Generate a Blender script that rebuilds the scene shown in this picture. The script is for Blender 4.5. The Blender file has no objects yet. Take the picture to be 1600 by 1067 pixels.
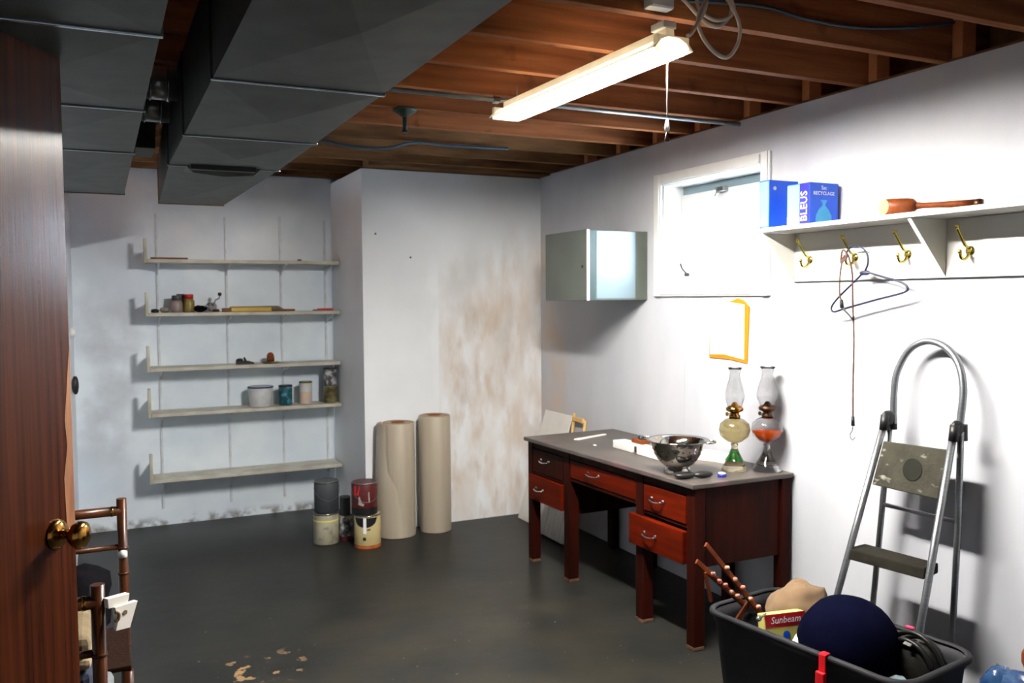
import bpy, bmesh, math, random
from mathutils import Vector, Matrix
random.seed(7)
PI = math.pi
COL = bpy.context.scene.collection
SC = bpy.context.scene

# ------------------------------------------------------------------ camera
H = 1.6
def cam_axes(yaw, pitch, roll):
    f = Vector((math.sin(yaw)*math.cos(pitch), math.cos(yaw)*math.cos(pitch), math.sin(pitch)))
    r = Vector((math.cos(yaw), -math.sin(yaw), 0)); u = r.cross(f)
    return r*math.cos(roll)+u*math.sin(roll), -r*math.sin(roll)+u*math.cos(roll), f
cr, cu, cf = cam_axes(0.443823, -0.0509503, -0.0067008)
cd = bpy.data.cameras.new('camera'); cam = bpy.data.objects.new('camera', cd); COL.objects.link(cam)
cam.matrix_world = Matrix(((cr.x, cu.x, -cf.x, 0), (cr.y, cu.y, -cf.y, 0), (cr.z, cu.z, -cf.z, H), (0, 0, 0, 1)))
cd.sensor_width = 36.0; cd.lens = 1350.35/1600*36; cd.clip_start = 0.05
cd.dof.use_dof = True; cd.dof.focus_distance = 2.3; cd.dof.aperture_fstop = 6.3
SC.camera = cam

# ------------------------------------------------------------------ world and exposure
W = bpy.data.worlds.new('world'); SC.world = W; W.use_nodes = True
bg = W.node_tree.nodes['Background']
bg.inputs[0].default_value = (0.72, 0.86, 1.0, 1); bg.inputs[1].default_value = 26.0
SC.view_settings.view_transform = 'Standard'; SC.view_settings.look = 'None'
SC.view_settings.gamma = 1.0; SC.view_settings.use_curve_mapping = False
SC.view_settings.exposure = 0.86
SC.cycles.use_denoising = True
SC.cycles.max_bounces = 10; SC.cycles.diffuse_bounces = 5; SC.cycles.transmission_bounces = 10
SC.cycles.sample_clamp_indirect = 6.0
TUBE_POWER = 420.0           # radiance of the two fluorescent tubes
TUBE_COL = (1.0, 0.955, 0.89)
pl = bpy.data.lights.new('window_portal', 'AREA'); pl.shape = 'RECTANGLE'; pl.size = 0.86; pl.size_y = 0.6
pl.cycles.is_portal = True
po = bpy.data.objects.new('window_portal', pl); COL.objects.link(po)
po.location = (3.19, 3.745, 1.957); po.rotation_euler = (0, PI/2, 0)

# ------------------------------------------------------------------ materials
def lin(c):
    return tuple(((x/255)/12.92 if x/255 <= 0.04045 else ((x/255+0.055)/1.055)**2.4) for x in c)
MATS = {}
def mat(name, c, rough=0.6, metal=0.0, c2=None, nscale=6.0, stretch=(1,1,1), bump=0.0, bscale=None, spec=None,
        trans=0.0, ior=1.45, coat=0.0, lo=0.35, hi=0.65, alpha=None, detail=4):
    m = bpy.data.materials.new(name); m.use_nodes = True
    nt = m.node_tree; N = nt.nodes; L = nt.links; b = N['Principled BSDF']
    b.inputs['Roughness'].default_value = rough; b.inputs['Metallic'].default_value = metal
    b.inputs['Transmission Weight'].default_value = trans; b.inputs['IOR'].default_value = ior
    b.inputs['Coat Weight'].default_value = coat
    if spec is not None: b.inputs['Specular IOR Level'].default_value = spec
    tc = N.new('ShaderNodeTexCoord'); mp = N.new('ShaderNodeMapping'); mp.inputs['Scale'].default_value = stretch
    L.new(tc.outputs['Object'], mp.inputs['Vector'])
    if c2 is None: c2 = tuple(max(0, x*0.88) for x in c)
    nz = N.new('ShaderNodeTexNoise'); nz.inputs['Scale'].default_value = nscale; nz.inputs['Detail'].default_value = detail
    L.new(mp.outputs[0], nz.inputs['Vector'])
    rp = N.new('ShaderNodeValToRGB'); rp.color_ramp.elements[0].position = lo; rp.color_ramp.elements[1].position = hi
    rp.color_ramp.elements[0].color = (*lin(c), 1); rp.color_ramp.elements[1].color = (*lin(c2), 1)
    L.new(nz.outputs['Fac'], rp.inputs['Fac']); L.new(rp.outputs[0], b.inputs['Base Color'])
    if bump:
        n2 = N.new('ShaderNodeTexNoise'); n2.inputs['Scale'].default_value = bscale or nscale*3; n2.inputs['Detail'].default_value = 5
        L.new(mp.outputs[0], n2.inputs['Vector'])
        bp = N.new('ShaderNodeBump'); bp.inputs['Strength'].default_value = bump; bp.inputs['Distance'].default_value = 0.01
        L.new(n2.outputs['Fac'], bp.inputs['Height']); L.new(bp.outputs[0], b.inputs['Normal'])
    m['_c'] = 1
    MATS[name] = m
    return m
def colour_in(m):
    b = m.node_tree.nodes['Principled BSDF']; return b, b.inputs['Base Color'].links[0].from_socket
def masked(m, c, box, soft=0.15, nscale=5.0, lo=0.5, hi=0.6, stretch=(1,1,1), strength=1.0, detail=6):
    """lay a patch of colour c over material m inside a box of the object's own coordinates, broken up by noise"""
    nt = m.node_tree; N = nt.nodes; L = nt.links; b, src = colour_in(m)
    tc = N.new('ShaderNodeTexCoord'); sp = N.new('ShaderNodeSeparateXYZ'); L.new(tc.outputs['Object'], sp.inputs[0])
    prod = None
    for ax, rng in zip('XYZ', box):
        if rng is None: continue
        a, bb = rng
        for edge, sign in ((a, 1), (bb, -1)):
            mr = N.new('ShaderNodeMapRange'); mr.interpolation_type = 'SMOOTHSTEP'
            L.new(sp.outputs[ax], mr.inputs['Value'])
            s = soft if not isinstance(soft, tuple) else soft[0 if sign == 1 else 1]
            if sign == 1: mr.inputs['From Min'].default_value = edge-s; mr.inputs['From Max'].default_value = edge+s
            else:
                mr.inputs['From Min'].default_value = edge-s; mr.inputs['From Max'].default_value = edge+s
                mr.inputs['To Min'].default_value = 1; mr.inputs['To Max'].default_value = 0
            if prod is None: prod = mr.outputs[0]
            else:
                mu = N.new('ShaderNodeMath'); mu.operation = 'MULTIPLY'; L.new(prod, mu.inputs[0]); L.new(mr.outputs[0], mu.inputs[1]); prod = mu.outputs[0]
    mp = N.new('ShaderNodeMapping'); mp.inputs['Scale'].default_value = stretch; L.new(tc.outputs['Object'], mp.inputs['Vector'])
    nz = N.new('ShaderNodeTexNoise'); nz.inputs['Scale'].default_value = nscale; nz.inputs['Detail'].default_value = detail
    L.new(mp.outputs[0], nz.inputs['Vector'])
    mr = N.new('ShaderNodeMapRange'); mr.inputs['From Min'].default_value = lo; mr.inputs['From Max'].default_value = hi
    L.new(nz.outputs['Fac'], mr.inputs['Value'])
    f = mr.outputs[0]
    if prod is not None:
        mu = N.new('ShaderNodeMath'); mu.operation = 'MULTIPLY'; L.new(prod, mu.inputs[0]); L.new(f, mu.inputs[1]); f = mu.outputs[0]
    ms = N.new('ShaderNodeMath'); ms.operation = 'MULTIPLY'; L.new(f, ms.inputs[0]); ms.inputs[1].default_value = strength
    mx = N.new('ShaderNodeMix'); mx.data_type = 'RGBA'
    L.new(ms.outputs[0], mx.inputs['Factor']); L.new(src, mx.inputs['A']); mx.inputs['B'].default_value = (*lin(c), 1)
    L.new(mx.outputs['Result'], b.inputs['Base Color'])
def emit(name, c, s):
    m = bpy.data.materials.new(name); m.use_nodes = True; b = m.node_tree.nodes['Principled BSDF']
    b.inputs['Base Color'].default_value = (0.9, 0.9, 0.9, 1)
    b.inputs['Emission Color'].default_value = (*c, 1); b.inputs['Emission Strength'].default_value = s
    return m

M_floor = mat('painted_concrete_floor', (40,40,38), 0.36, spec=0.14, c2=(31,32,31), nscale=3.0, bump=0.12, bscale=9, detail=8)
masked(M_floor, (142,116,82), ((0.42,0.76),(3.66,3.92),None), 0.08, 15, 0.57, 0.61)
masked(M_floor, (140,128,100), ((-0.2,2.4),(2.6,4.6),None), 0.3, 38, 0.70, 0.73, strength=0.8)
masked(M_floor, (70,64,48), ((0.7,2.3),(2.4,4.4),None), 0.5, 2.5, 0.4, 0.75, strength=0.45)  # warm pool of lamplight painted into the floor colour
M_wall = mat('white_wall_paint', (226,232,240), 0.55, c2=(210,216,226), nscale=2.2, bump=0.10, bscale=26, stretch=(1,1,0.45), detail=6)
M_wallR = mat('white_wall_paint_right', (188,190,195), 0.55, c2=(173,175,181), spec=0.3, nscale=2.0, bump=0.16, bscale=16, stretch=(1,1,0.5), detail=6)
masked(M_wallR, (196,176,158), (None,(5.35,5.75),(0.7,2.05)), 0.14, 4, 0.38, 0.6, strength=0.8)
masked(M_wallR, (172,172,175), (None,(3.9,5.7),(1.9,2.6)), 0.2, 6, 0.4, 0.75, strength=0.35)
M_wallB = mat('white_wall_paint_back', (236,240,244), 0.55, c2=(228,232,236), nscale=2.2, bump=0.12, bscale=14, detail=6)
masked(M_wallB, (206,190,172), ((2.14,3.0),None,(-0.1,1.75)), (0.01,0.3), 7.0, 0.36, 0.70, stretch=(1,1,0.35), strength=0.8, detail=10)
masked(M_wallB, (184,156,130), ((2.2,3.1),None,(-0.1,1.60)), (0.06,0.3), 11.0, 0.50, 0.68, stretch=(1,1,0.38), strength=0.45, detail=10)
masked(M_wallB, (196,176,156), ((2.55,3.1),None,(0.5,2.0)), (0.15,0.2), 9.0, 0.42, 0.66, stretch=(1,1,0.3), strength=0.5, detail=10)
masked(M_wallB, (178,176,172), ((2.1,3.0),None,(0.9,1.9)), 0.2, 4.0, 0.45, 0.70, stretch=(1,1,0.5), strength=0.5, detail=8)
M_wallA = mat('daylit_wall_paint_alcove', (238,248,255), 0.34, c2=(222,234,246), nscale=3.0, bump=0.10, bscale=14, detail=6)  # cool daylight put into the alcove colour, brighter and bluer than plain white
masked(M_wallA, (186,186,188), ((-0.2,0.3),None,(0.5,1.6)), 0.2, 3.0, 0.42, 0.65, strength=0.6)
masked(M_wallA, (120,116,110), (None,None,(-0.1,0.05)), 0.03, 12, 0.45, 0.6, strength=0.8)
M_shade = mat('grey_side_paint', (176,177,180), 0.6, c2=(160,162,166), nscale=3)
M_joist = mat('joist_wood', (138,88,55), 0.8, spec=0.08, c2=(94,55,33), nscale=2.0, stretch=(0.6,6,10), bump=0.15, bscale=20, detail=8)
masked(M_joist, (60,30,18), None or (None,None,None), 0.1, 7, 0.62, 0.72, strength=0.6)
M_joistend = mat('old_joist_wood', (118,86,56), 0.8, spec=0.1, c2=(84,58,38), nscale=3.0, stretch=(1,4,6), bump=0.15)
M_ply = mat('subfloor_wood', (190,120,76), 0.75, c2=(150,92,56), nscale=2.5, stretch=(4,0.5,1))
M_block = mat('pale_block_wood', (210,140,92), 0.7, c2=(180,116,74), nscale=6)
M_duct = mat('galvanised_sheet', (78,82,79), 0.5, 0.4, c2=(64,68,66), spec=0.3, nscale=9, bump=0.03, detail=6)
M_ductseam = mat('bright_galvanised_seam', (190,200,210), 0.22, 0.95, c2=(160,170,180), nscale=10)
M_pipe = mat('round_duct_metal', (185,188,186), 0.3, 0.85, c2=(150,152,150), nscale=8)
M_cond = mat('grey_conduit', (150,158,158), 0.35, 0.7, nscale=20)
M_iron = mat('green_black_iron', (38,52,44), 0.6, 0.3, nscale=20)
M_dark = mat('near_black_plastic', (18,18,20), 0.45, nscale=20)
M_blackcloth = mat('black_cloth', (8,8,10), 1.0, spec=0.05, c2=(14,13,16), nscale=30, bump=0.3, bscale=80)
M_gloss_white = mat('white_trim_paint', (212,212,208), 0.35, c2=(216,216,212), nscale=5, bump=0.03)
M_rack = mat('white_rack_paint', (214,212,206), 0.4, c2=(220,218,212), nscale=5, bump=0.03)
M_shelf = mat('cream_shelf_paint', (208,206,192), 0.5, c2=(178,174,158), nscale=7, bump=0.05)
M_standard = mat('white_painted_steel', (226,232,238), 0.3, nscale=10)
M_door = mat('mahogany_veneer', (66,30,13), 0.24, spec=0.17, c2=(40,15,6), nscale=9.0, stretch=(9,9,0.2), bump=0.05, bscale=30, detail=9, lo=0.3, hi=0.7)
M_worn = mat('bare_worn_wood', (150,100,58), 0.7, c2=(104,58,30), nscale=6, stretch=(6,6,0.5))
M_brass = mat('polished_brass', (150,112,50), 0.16, 1.0, c2=(180,130,60), nscale=12)
M_brass2 = mat('bright_brass', (220,205,110), 0.2, 1.0, c2=(190,170,80), nscale=12)
M_desk = mat('dark_mahogany', (46,11,5), 0.45, spec=0.08, c2=(28,7,4), nscale=4, stretch=(5,5,0.6), bump=0.04, detail=7)
M_foot = mat('scuffed_leg_end', (104,78,54), 0.8, c2=(72,44,28), nscale=20)
M_seat = mat('dark_woven_seat', (34,18,9), 0.8, spec=0.1, nscale=30, bump=0.3)
M_drawer = mat('lamplit_red_wood', (90,19,2), 0.42, spec=0.08, c2=(62,12,2), nscale=4, stretch=(3,0.7,7), bump=0.03, detail=7)  # lamplight on the drawer fronts put into a brighter red
M_desktop = mat('worn_grey_desktop', (84,78,74), 0.36, spec=0.3, c2=(68,62,58), nscale=5, bump=0.05, detail=8)
masked(M_desktop, (120,88,92), (None,None,None), 0.1, 5, 0.58, 0.70, strength=0.45)
M_deskedge = mat('dark_desktop_edge', (40,30,28), 0.5, nscale=8)
M_chrome = mat('chrome', (205,205,205), 0.12, 1.0, nscale=10)
M_steel = mat('mirror_steel', (190,186,178), 0.10, 1.0, c2=(170,166,160), nscale=5)
M_cab = mat('grey_green_enamel', (88,93,86), 0.35, spec=0.3, c2=(80,85,79), nscale=4, bump=0.02)
M_cabside = mat('pale_blue_and_lit_side', (120,136,144), 0.25, c2=(112,128,136), nscale=3)  # lamplight on the cabinet side put into the colour; also plain pale blue
M_cabdark = mat('dark_gap_shade', (38,58,54), 0.5, nscale=8)
M_glass = mat('clear_glass', (255,255,255), 0.0, c2=(255,255,255), trans=1.0, ior=1.45)
M_winglass = mat('window_glass', (255,255,255), 0.0, c2=(255,255,255), trans=1.0, ior=1.02)
M_greenglass = mat('green_glass', (90,200,90), 0.02, c2=(70,180,70), trans=0.95, ior=1.45)
M_oliveglass = mat('smoky_olive_glass', (226,216,184), 0.02, c2=(214,204,170), trans=1.0, ior=1.45)
M_oil = mat('orange_lamp_oil', (255,110,20), 0.05, c2=(255,90,10), trans=0.35, ior=1.3)
M_burner = mat('tarnished_burner', (84,58,40), 0.35, 0.9, nscale=12)
M_blue = mat('blue_carton', (36,92,214), 0.35, c2=(30,80,200), nscale=4)
M_blueL = mat('blue_carton_sheen', (110,165,240), 0.35, c2=(120,180,250), nscale=4)  # light blue sheen painted onto the sides of the cartons
M_navy = mat('dark_navy_carton', (28,28,140), 0.4, nscale=4)
M_white = mat('white_print', (240,240,245), 0.5, c2=(232,232,238), nscale=4)
M_cyan = mat('cyan_print', (70,170,225), 0.5, nscale=4)
M_orangewood = mat('orange_turned_wood', (128,64,24), 0.45, spec=0.25, c2=(96,44,15), nscale=5, stretch=(1,5,5), bump=0.05)
M_endgrain = mat('pale_end_grain', (214,170,112), 0.6, c2=(190,140,85), nscale=20)
M_hanger = mat('dark_blue_plastic', (24,30,54), 0.4, c2=(16,20,40), nscale=10)
M_cord = mat('brown_elastic_cord', (92,62,50), 0.8, c2=(64,40,32), nscale=60)
M_cable = mat('pale_grey_cable', (188,180,168), 0.5, nscale=10)
M_bluecable = mat('dark_blue_cable', (24,60,84), 0.5, nscale=10)
M_alu = mat('brushed_aluminium', (140,142,142), 0.34, 0.9, c2=(150,154,160), nscale=6, stretch=(2,2,30), bump=0.05)
M_tread = mat('paint_spattered_tread', (50,48,41), 0.8, spec=0.15, c2=(62,60,51), nscale=12, bump=0.25, bscale=60)
masked(M_tread, (150,148,138), (None,None,None), 0.1, 16, 0.60, 0.70, stretch=(1,1,2), strength=0.8)
M_treadD = mat('black_rubber_tread', (24,22,17), 0.8, spec=0.15, c2=(34,32,25), nscale=14, bump=0.2)
M_emblem = mat('dark_round_patch', (34,35,29), 0.8, spec=0.15, c2=(28,29,24), nscale=10)
M_bin = mat('charcoal_plastic', (42,42,45), 0.6, spec=0.14, c2=(32,32,35), nscale=5, bump=0.03)
M_ball = mat('navy_fabric', (4,5,20), 1.0, spec=0.02, c2=(6,7,25), nscale=40, bump=0.1, bscale=150)
M_tan = mat('tan_fabric', (128,104,78), 0.9, c2=(98,76,54), nscale=5, bump=0.3, bscale=14)
M_red = mat('red_print', (190,22,34), 0.4, nscale=5)
M_yellow = mat('pale_yellow_print', (228,218,120), 0.45, nscale=5)
M_redplastic = mat('bright_red_plastic', (225,26,38), 0.35, nscale=5)
M_pink = mat('pink_plastic', (230,60,110), 0.4, nscale=5)
M_flower = mat('flower_paint', (170,50,50), 0.6, c2=(190,160,130), nscale=40)
M_slat = mat('orange_slat_wood', (112,50,18), 0.6, spec=0.15, c2=(80,32,12), nscale=6, stretch=(2,2,2), bump=0.05)
M_leather = mat('black_leather', (16,16,14), 0.6, spec=0.12, c2=(26,26,22), nscale=12, bump=0.25, bscale=30)
M_strap = mat('dark_strap_leather', (9,9,8), 0.4, spec=0.3, nscale=12)
M_bamboo = mat('brown_bamboo', (74,38,14), 0.3, spec=0.3, c2=(48,22,8), nscale=8, stretch=(3,3,0.6))
M_roll = mat('translucent_film', (176,166,148), 0.36, c2=(162,150,132), nscale=3, stretch=(4,4,0.3), bump=0.06, bscale=8)
M_rollend = mat('film_layer_edge', (150,118,84), 0.5, nscale=30)
M_core = mat('brown_cardboard', (130,84,50), 0.8, nscale=20)
M_tin = mat('bare_tin', (150,150,146), 0.28, 0.9, c2=(120,120,116), nscale=14)
M_dktin = mat('dark_grey_label', (62,66,70), 0.4, c2=(50,54,60), nscale=8)
M_drip = mat('cream_label', (172,168,146), 0.45, c2=(140,136,116), nscale=10)
masked(M_drip, (110,106,100), (None,None,None), 0.1, 18, 0.55, 0.66, strength=0.7)
M_beige = mat('beige_label', (196,180,132), 0.4, c2=(186,168,120), nscale=6)
M_rust = mat('rust_band', (176,96,40), 0.6, c2=(150,78,30), nscale=20)
M_maroon = mat('maroon_label', (84,28,28), 0.4, c2=(70,22,22), nscale=6)
M_silverprint = mat('pale_grey_print', (180,176,172), 0.5, c2=(120,116,112), nscale=40)
M_black = mat('black_print', (14,14,14), 0.5, nscale=10)
M_teal = mat('teal_label', (14,84,92), 0.4, c2=(10,66,76), nscale=10)
masked(M_teal, (90,150,180), (None,None,None), 0.1, 25, 0.55, 0.62, strength=0.7)
M_tub = mat('white_tub_plastic', (205,207,206), 0.4, c2=(186,188,188), nscale=12)
M_lidblue = mat('dark_blue_lid', (28,52,110), 0.4, nscale=10)
M_lidgreen = mat('dark_green_lid', (12,92,56), 0.4, nscale=10)
M_canister = mat('peach_label', (214,190,156), 0.45, c2=(200,182,190), nscale=18)
M_olive = mat('olive_tin', (78,70,40), 0.35, 0.6, c2=(150,140,100), nscale=14)
M_darkprint = mat('dark_spattered_label', (60,60,66), 0.4, c2=(190,190,190), nscale=22, lo=0.45, hi=0.62)
M_brownobj = mat('brown_wood_small', (134,84,44), 0.6, c2=(104,60,30), nscale=20)
M_yellowtool = mat('yellow_paint', (212,176,56), 0.45, c2=(196,158,46), nscale=10)
M_greywood = mat('grey_weathered_wood', (140,130,110), 0.8, c2=(110,100,84), nscale=20, stretch=(0.3,2,2))
M_paper = mat('white_paper', (236,232,222), 0.8, c2=(228,222,212), nscale=8)
M_env = mat('orange_envelope', (206,112,18), 0.8, spec=0.1, c2=(196,112,26), nscale=6)
M_pencil = mat('faint_pencil', (150,140,134), 0.9, c2=(190,180,170), nscale=60)
M_board = mat('white_hardboard', (218,216,210), 0.6, c2=(204,200,192), nscale=4)
M_pine = mat('pale_pine', (216,180,116), 0.6, c2=(200,158,96), nscale=8, stretch=(3,3,0.6))
M_bluebag = mat('blue_crinkled_plastic', (20,44,84), 0.15, c2=(44,74,110), nscale=14, bump=0.8, bscale=24, coat=0.3)
M_tube = emit('lit_fluorescent_tube', TUBE_COL, TUBE_POWER)
M_reflector = mat('thin_white_reflector', (240,240,236), 0.35, nscale=6)
_nt = M_reflector.node_tree; _tr = _nt.nodes.new('ShaderNodeBsdfTranslucent'); _mx = _nt.nodes.new('ShaderNodeMixShader')
_tr.inputs['Color'].default_value = (1, 0.93, 0.8, 1); _mx.inputs[0].default_value = 0.40      # translucency added so the reflector glows and lights the joists
_nt.links.new(_nt.nodes['Principled BSDF'].outputs[0], _mx.inputs[1]); _nt.links.new(_tr.outputs[0], _mx.inputs[2])
_nt.links.new(_mx.outputs[0], _nt.nodes['Material Output'].inputs['Surface'])
M_khaki = mat('khaki_cloth', (120,106,80), 0.9, c2=(104,90,66), nscale=30, bump=0.2)
M_beigecloth = mat('beige_cloth', (160,140,112), 0.9, nscale=30, bump=0.2)
M_navycloth = mat('navy_cloth', (36,44,64), 0.9, nscale=30, bump=0.2)
M_greycloth = mat('grey_plastic_wrap', (98,102,106), 0.4, c2=(140,144,146), nscale=16, bump=0.4)

# ------------------------------------------------------------------ mesh helpers
class MB:
    def __init__(s): s.bm = bmesh.new(); s.mats = []
    def _m(s, faces, m):
        if m is None: return
        if m not in s.mats: s.mats.append(m)
        i = s.mats.index(m)
        for f in faces: f.material_index = i
    def quad_mesh(s, verts, faces, m=None, smooth=False):
        vs = [s.bm.verts.new(v) for v in verts]; fs = []
        for f in faces:
            try: fs.append(s.bm.faces.new([vs[i] for i in f]))
            except ValueError: pass
        for f in fs: f.smooth = smooth
        s._m(fs, m); return vs, fs
    def box(s, x0, x1, y0, y1, z0, z1, m=None, bev=0.0):
        return s.obox(((x0+x1)/2, (y0+y1)/2, (z0+z1)/2), (abs(x1-x0), abs(y1-y0), abs(z1-z0)), Matrix.Identity(3), m, bev)
    def obox(s, c, size, rot, m=None, bev=0.0):
        if not isinstance(rot, Matrix): rot = Matrix.Rotation(rot, 3, 'Z')
        c = Vector(c); v = []
        for i in (-1, 1):
            for j in (-1, 1):
                for k in (-1, 1): v.append(c + rot @ Vector((i*size[0]/2, j*size[1]/2, k*size[2]/2)))
        F = [(0,1,3,2),(4,6,7,5),(0,4,5,1),(2,3,7,6),(0,2,6,4),(1,5,7,3)]
        vs, fs = s.quad_mesh(v, F, m)
        if bev:
            es = list({e for f in fs for e in f.edges})
            r = bmesh.ops.bevel(s.bm, geom=es, offset=bev, segments=2, affect='EDGES', profile=0.5)
            if m is not None: s._m(r['faces'], m)
        return s
    def prism(s, poly, axis, a, b, m=None):
        """poly: 2-D points in the two other axes (order xyz without the axis), extruded from a to b"""
        def P(p, t):
            q = list(p); q.insert('xyz'.index(axis), t); return tuple(q)
        n = len(poly); v = [P(p, a) for p in poly]+[P(p, b) for p in poly]
        F = [tuple(range(n))[::-1], tuple(range(n, 2*n))]+[(i, (i+1) % n, n+(i+1) % n, n+i) for i in range(n)]
        s.quad_mesh(v, F, m); return s
    def ring_loft(s, rings, m=None, closed_ends=True, smooth=True):
        n = len(rings[0]); v = [p for r in rings for p in r]; F = []
        for k in range(len(rings)-1):
            for i in range(n): F.append((k*n+i, k*n+(i+1) % n, (k+1)*n+(i+1) % n, (k+1)*n+i))
        vs, fs = s.quad_mesh(v, F, m, smooth)
        if closed_ends:
            for r in (vs[:n][::-1], vs[-n:]):
                try: f = s.bm.faces.new(r); s._m([f], m)
                except ValueError: pass
        return s
    def tube(s, pts, r, m=None, seg=8, closed=False, caps=True):
        pts = [Vector(p) for p in pts]; n = len(pts); rad = r if isinstance(r, (list, tuple)) else [r]*n
        rings = []; up = None
        for i, p in enumerate(pts):
            if closed: t = pts[(i+1) % n]-pts[i-1]
            else: t = pts[min(i+1, n-1)]-pts[max(i-1, 0)]
            t.normalize()
            if up is None:
                up = Vector((0,0,1)) if abs(t.z) < 0.9 else Vector((1,0,0))
            a = t.cross(up)
            if a.length < 1e-5: a = t.cross(Vector((0,1,0)))
            a.normalize(); b = a.cross(t); up = -b if False else (a.cross(t))
            rings.append([p+(a*math.cos(2*PI*k/seg)+b*math.sin(2*PI*k/seg))*rad[i] for k in range(seg)])
        if closed: rings.append(rings[0])
        s.ring_loft(rings, m, closed_ends=(caps and not closed)); return s
    def lathe(s, prof, c=(0,0,0), m=None, seg=24, axis=None, smooth=True, caps=True):
        """prof: (radius, height) pairs; axis: Matrix that turns +z to the lathe's axis"""
        c = Vector(c); A = axis or Matrix.Identity(3); rings = []
        for r, h in prof:
            rings.append([c + A @ Vector((max(r, 1e-4)*math.cos(2*PI*k/seg), max(r, 1e-4)*math.sin(2*PI*k/seg), h)) for k in range(seg)])
        s.ring_loft(rings, m, closed_ends=caps, smooth=smooth); return s
    def ball(s, c, r, m=None, rot=None, seg=20, noise=0.0, freq=3.0, squash=1.0):
        if not isinstance(r, (tuple, list)): r = (r, r, r)
        R_ = rot or Matrix.Identity(3); c = Vector(c); rings = []
        from mathutils import noise as nz
        for j in range(1, seg//2):
            th = PI*j/(seg//2); ring = []
            for k in range(seg):
                d = Vector((math.sin(th)*math.cos(2*PI*k/seg), math.sin(th)*math.sin(2*PI*k/seg), -math.cos(th)))
                f = 1+noise*nz.noise(d*freq+c*7) if noise else 1
                ring.append(c + R_ @ Vector((d.x*r[0]*f, d.y*r[1]*f, d.z*r[2]*f)))
            rings.append(ring)
        s.ring_loft(rings, m, True, True); return s
    def text(s, body, size, M4, m=None, ext=0.0006, italic=0.0, font_align='CENTER'):
        cu_ = bpy.data.curves.new('t', 'FONT'); cu_.body = body; cu_.size = size; cu_.extrude = ext; cu_.align_x = font_align; cu_.align_y = 'CENTER'; cu_.shear = italic
        cu_.resolution_u = 2
        o = bpy.data.objects.new('t', cu_); COL.objects.link(o)
        dg = bpy.context.evaluated_depsgraph_get(); me = bpy.data.meshes.new_from_object(o.evaluated_get(dg))
        s.quad_mesh([M4 @ v.co for v in me.vertices], [tuple(p.vertices) for p in me.polygons], m)
        bpy.data.objects.remove(o); bpy.data.curves.remove(cu_); bpy.data.meshes.remove(me)
        return s
WORLD = {}
def _props(o, label, cat, group, kind):
    for k, v in (('label', label), ('category', cat), ('group', group), ('kind', kind)):
        if v: o[k] = v
def empty(name, loc, label=None, cat=None, group=None, kind=None, rz=0.0):
    o = bpy.data.objects.new(name, None); COL.objects.link(o); o.location = loc; o.rotation_euler = (0, 0, rz)
    o.empty_display_size = 0.05
    WORLD[o.name] = Matrix.Translation(Vector(loc)) @ Matrix.Rotation(rz, 4, 'Z'); _props(o, label, cat, group, kind)
    return o
def build(mb, name, m, parent=None, label=None, cat=None, group=None, kind=None, local=False, origin=None):
    bm = mb.bm
    bmesh.ops.recalc_face_normals(bm, faces=bm.faces)
    me = bpy.data.meshes.new(name)
    if parent is not None:
        Wm = WORLD[parent.name]
        if not local: bm.transform(Wm.inverted())
        bm.to_mesh(me)
        o = bpy.data.objects.new(name, me); o.parent = parent; WORLD_o = Wm
    else:
        if origin is None and kind != 'structure':
            vs = [v.co for v in bm.verts]; zs = min(v.z for v in vs)
            origin = ((min(v.x for v in vs)+max(v.x for v in vs))/2, (min(v.y for v in vs)+max(v.y for v in vs))/2, zs)
        origin = Vector(origin or (0,0,0)); bm.transform(Matrix.Translation(-origin)); bm.to_mesh(me)
        o = bpy.data.objects.new(name, me); o.location = origin; WORLD_o = Matrix.Translation(origin)
    bm.free()
    if mb.mats:
        for x in mb.mats: me.materials.append(x)
    elif m is not None: me.materials.append(m)
    COL.objects.link(o); WORLD[o.name] = WORLD_o; _props(o, label, cat, group, kind)
    return o
def arc(c, r, a0, a1, n, f): return [f(c, r, a0+(a1-a0)*i/(n-1)) for i in range(n)]
def catmull(pts, n=6):
    P = [Vector(p) for p in pts]; out = []
    for i in range(len(P)-1):
        p0, p1, p2, p3 = P[max(i-1, 0)], P[i], P[i+1], P[min(i+2, len(P)-1)]
        for k in range(n):
            t = k/n
            out.append(0.5*((2*p1)+(-p0+p2)*t+(2*p0-5*p1+4*p2-p3)*t*t+(-p0+3*p1-3*p2+p3)*t**3))
    out.append(P[-1]); return out

# ================================================================== THE ROOM
XR, YB, YC = 2.95, 5.70, 6.55
ZW = 2.485
b = MB(); b.box(-1.6, 3.2, -1.2, 6.8, -0.12, 0.0); build(b, 'floor', M_floor, kind='structure')
# right wall, with the window hole
wy0, wy1, wz0, wz1 = 3.325, 4.165, 1.665, 2.245
b = MB()
b.box(XR, 3.20, -1.2, wy0, 0, ZW); b.box(XR, 3.20, wy1, 5.70, 0, ZW)
b.box(XR, 3.20, wy0, wy1, 0, wz0); b.box(XR, 3.20, wy0, wy1, wz1, ZW)
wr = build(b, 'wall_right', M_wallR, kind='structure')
b = MB()
b.box(XR-0.0008, XR+0.001, 3.949, 3.951, 0.02, 1.59)
build(b, 'panel_joint', M_shade, wr)
b = MB(); b.box(1.60, 3.20, YB, 6.8, 0, 2.47); b.box(1.60, 3.20, 6.70, 6.8, 2.47, 2.70)
wb = build(b, 'wall_back', M_wallB, kind='structure')
b = MB()
for x, z in ((1.692, 2.036), (1.939, 1.88)): b.lathe([(0.004, 0), (0.007, 0.003), (0.005, 0.006)], (x, YB, z), axis=Matrix.Rotation(PI/2, 3, 'X'), seg=8)
build(b, 'nail', M_dark, wb)
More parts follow.
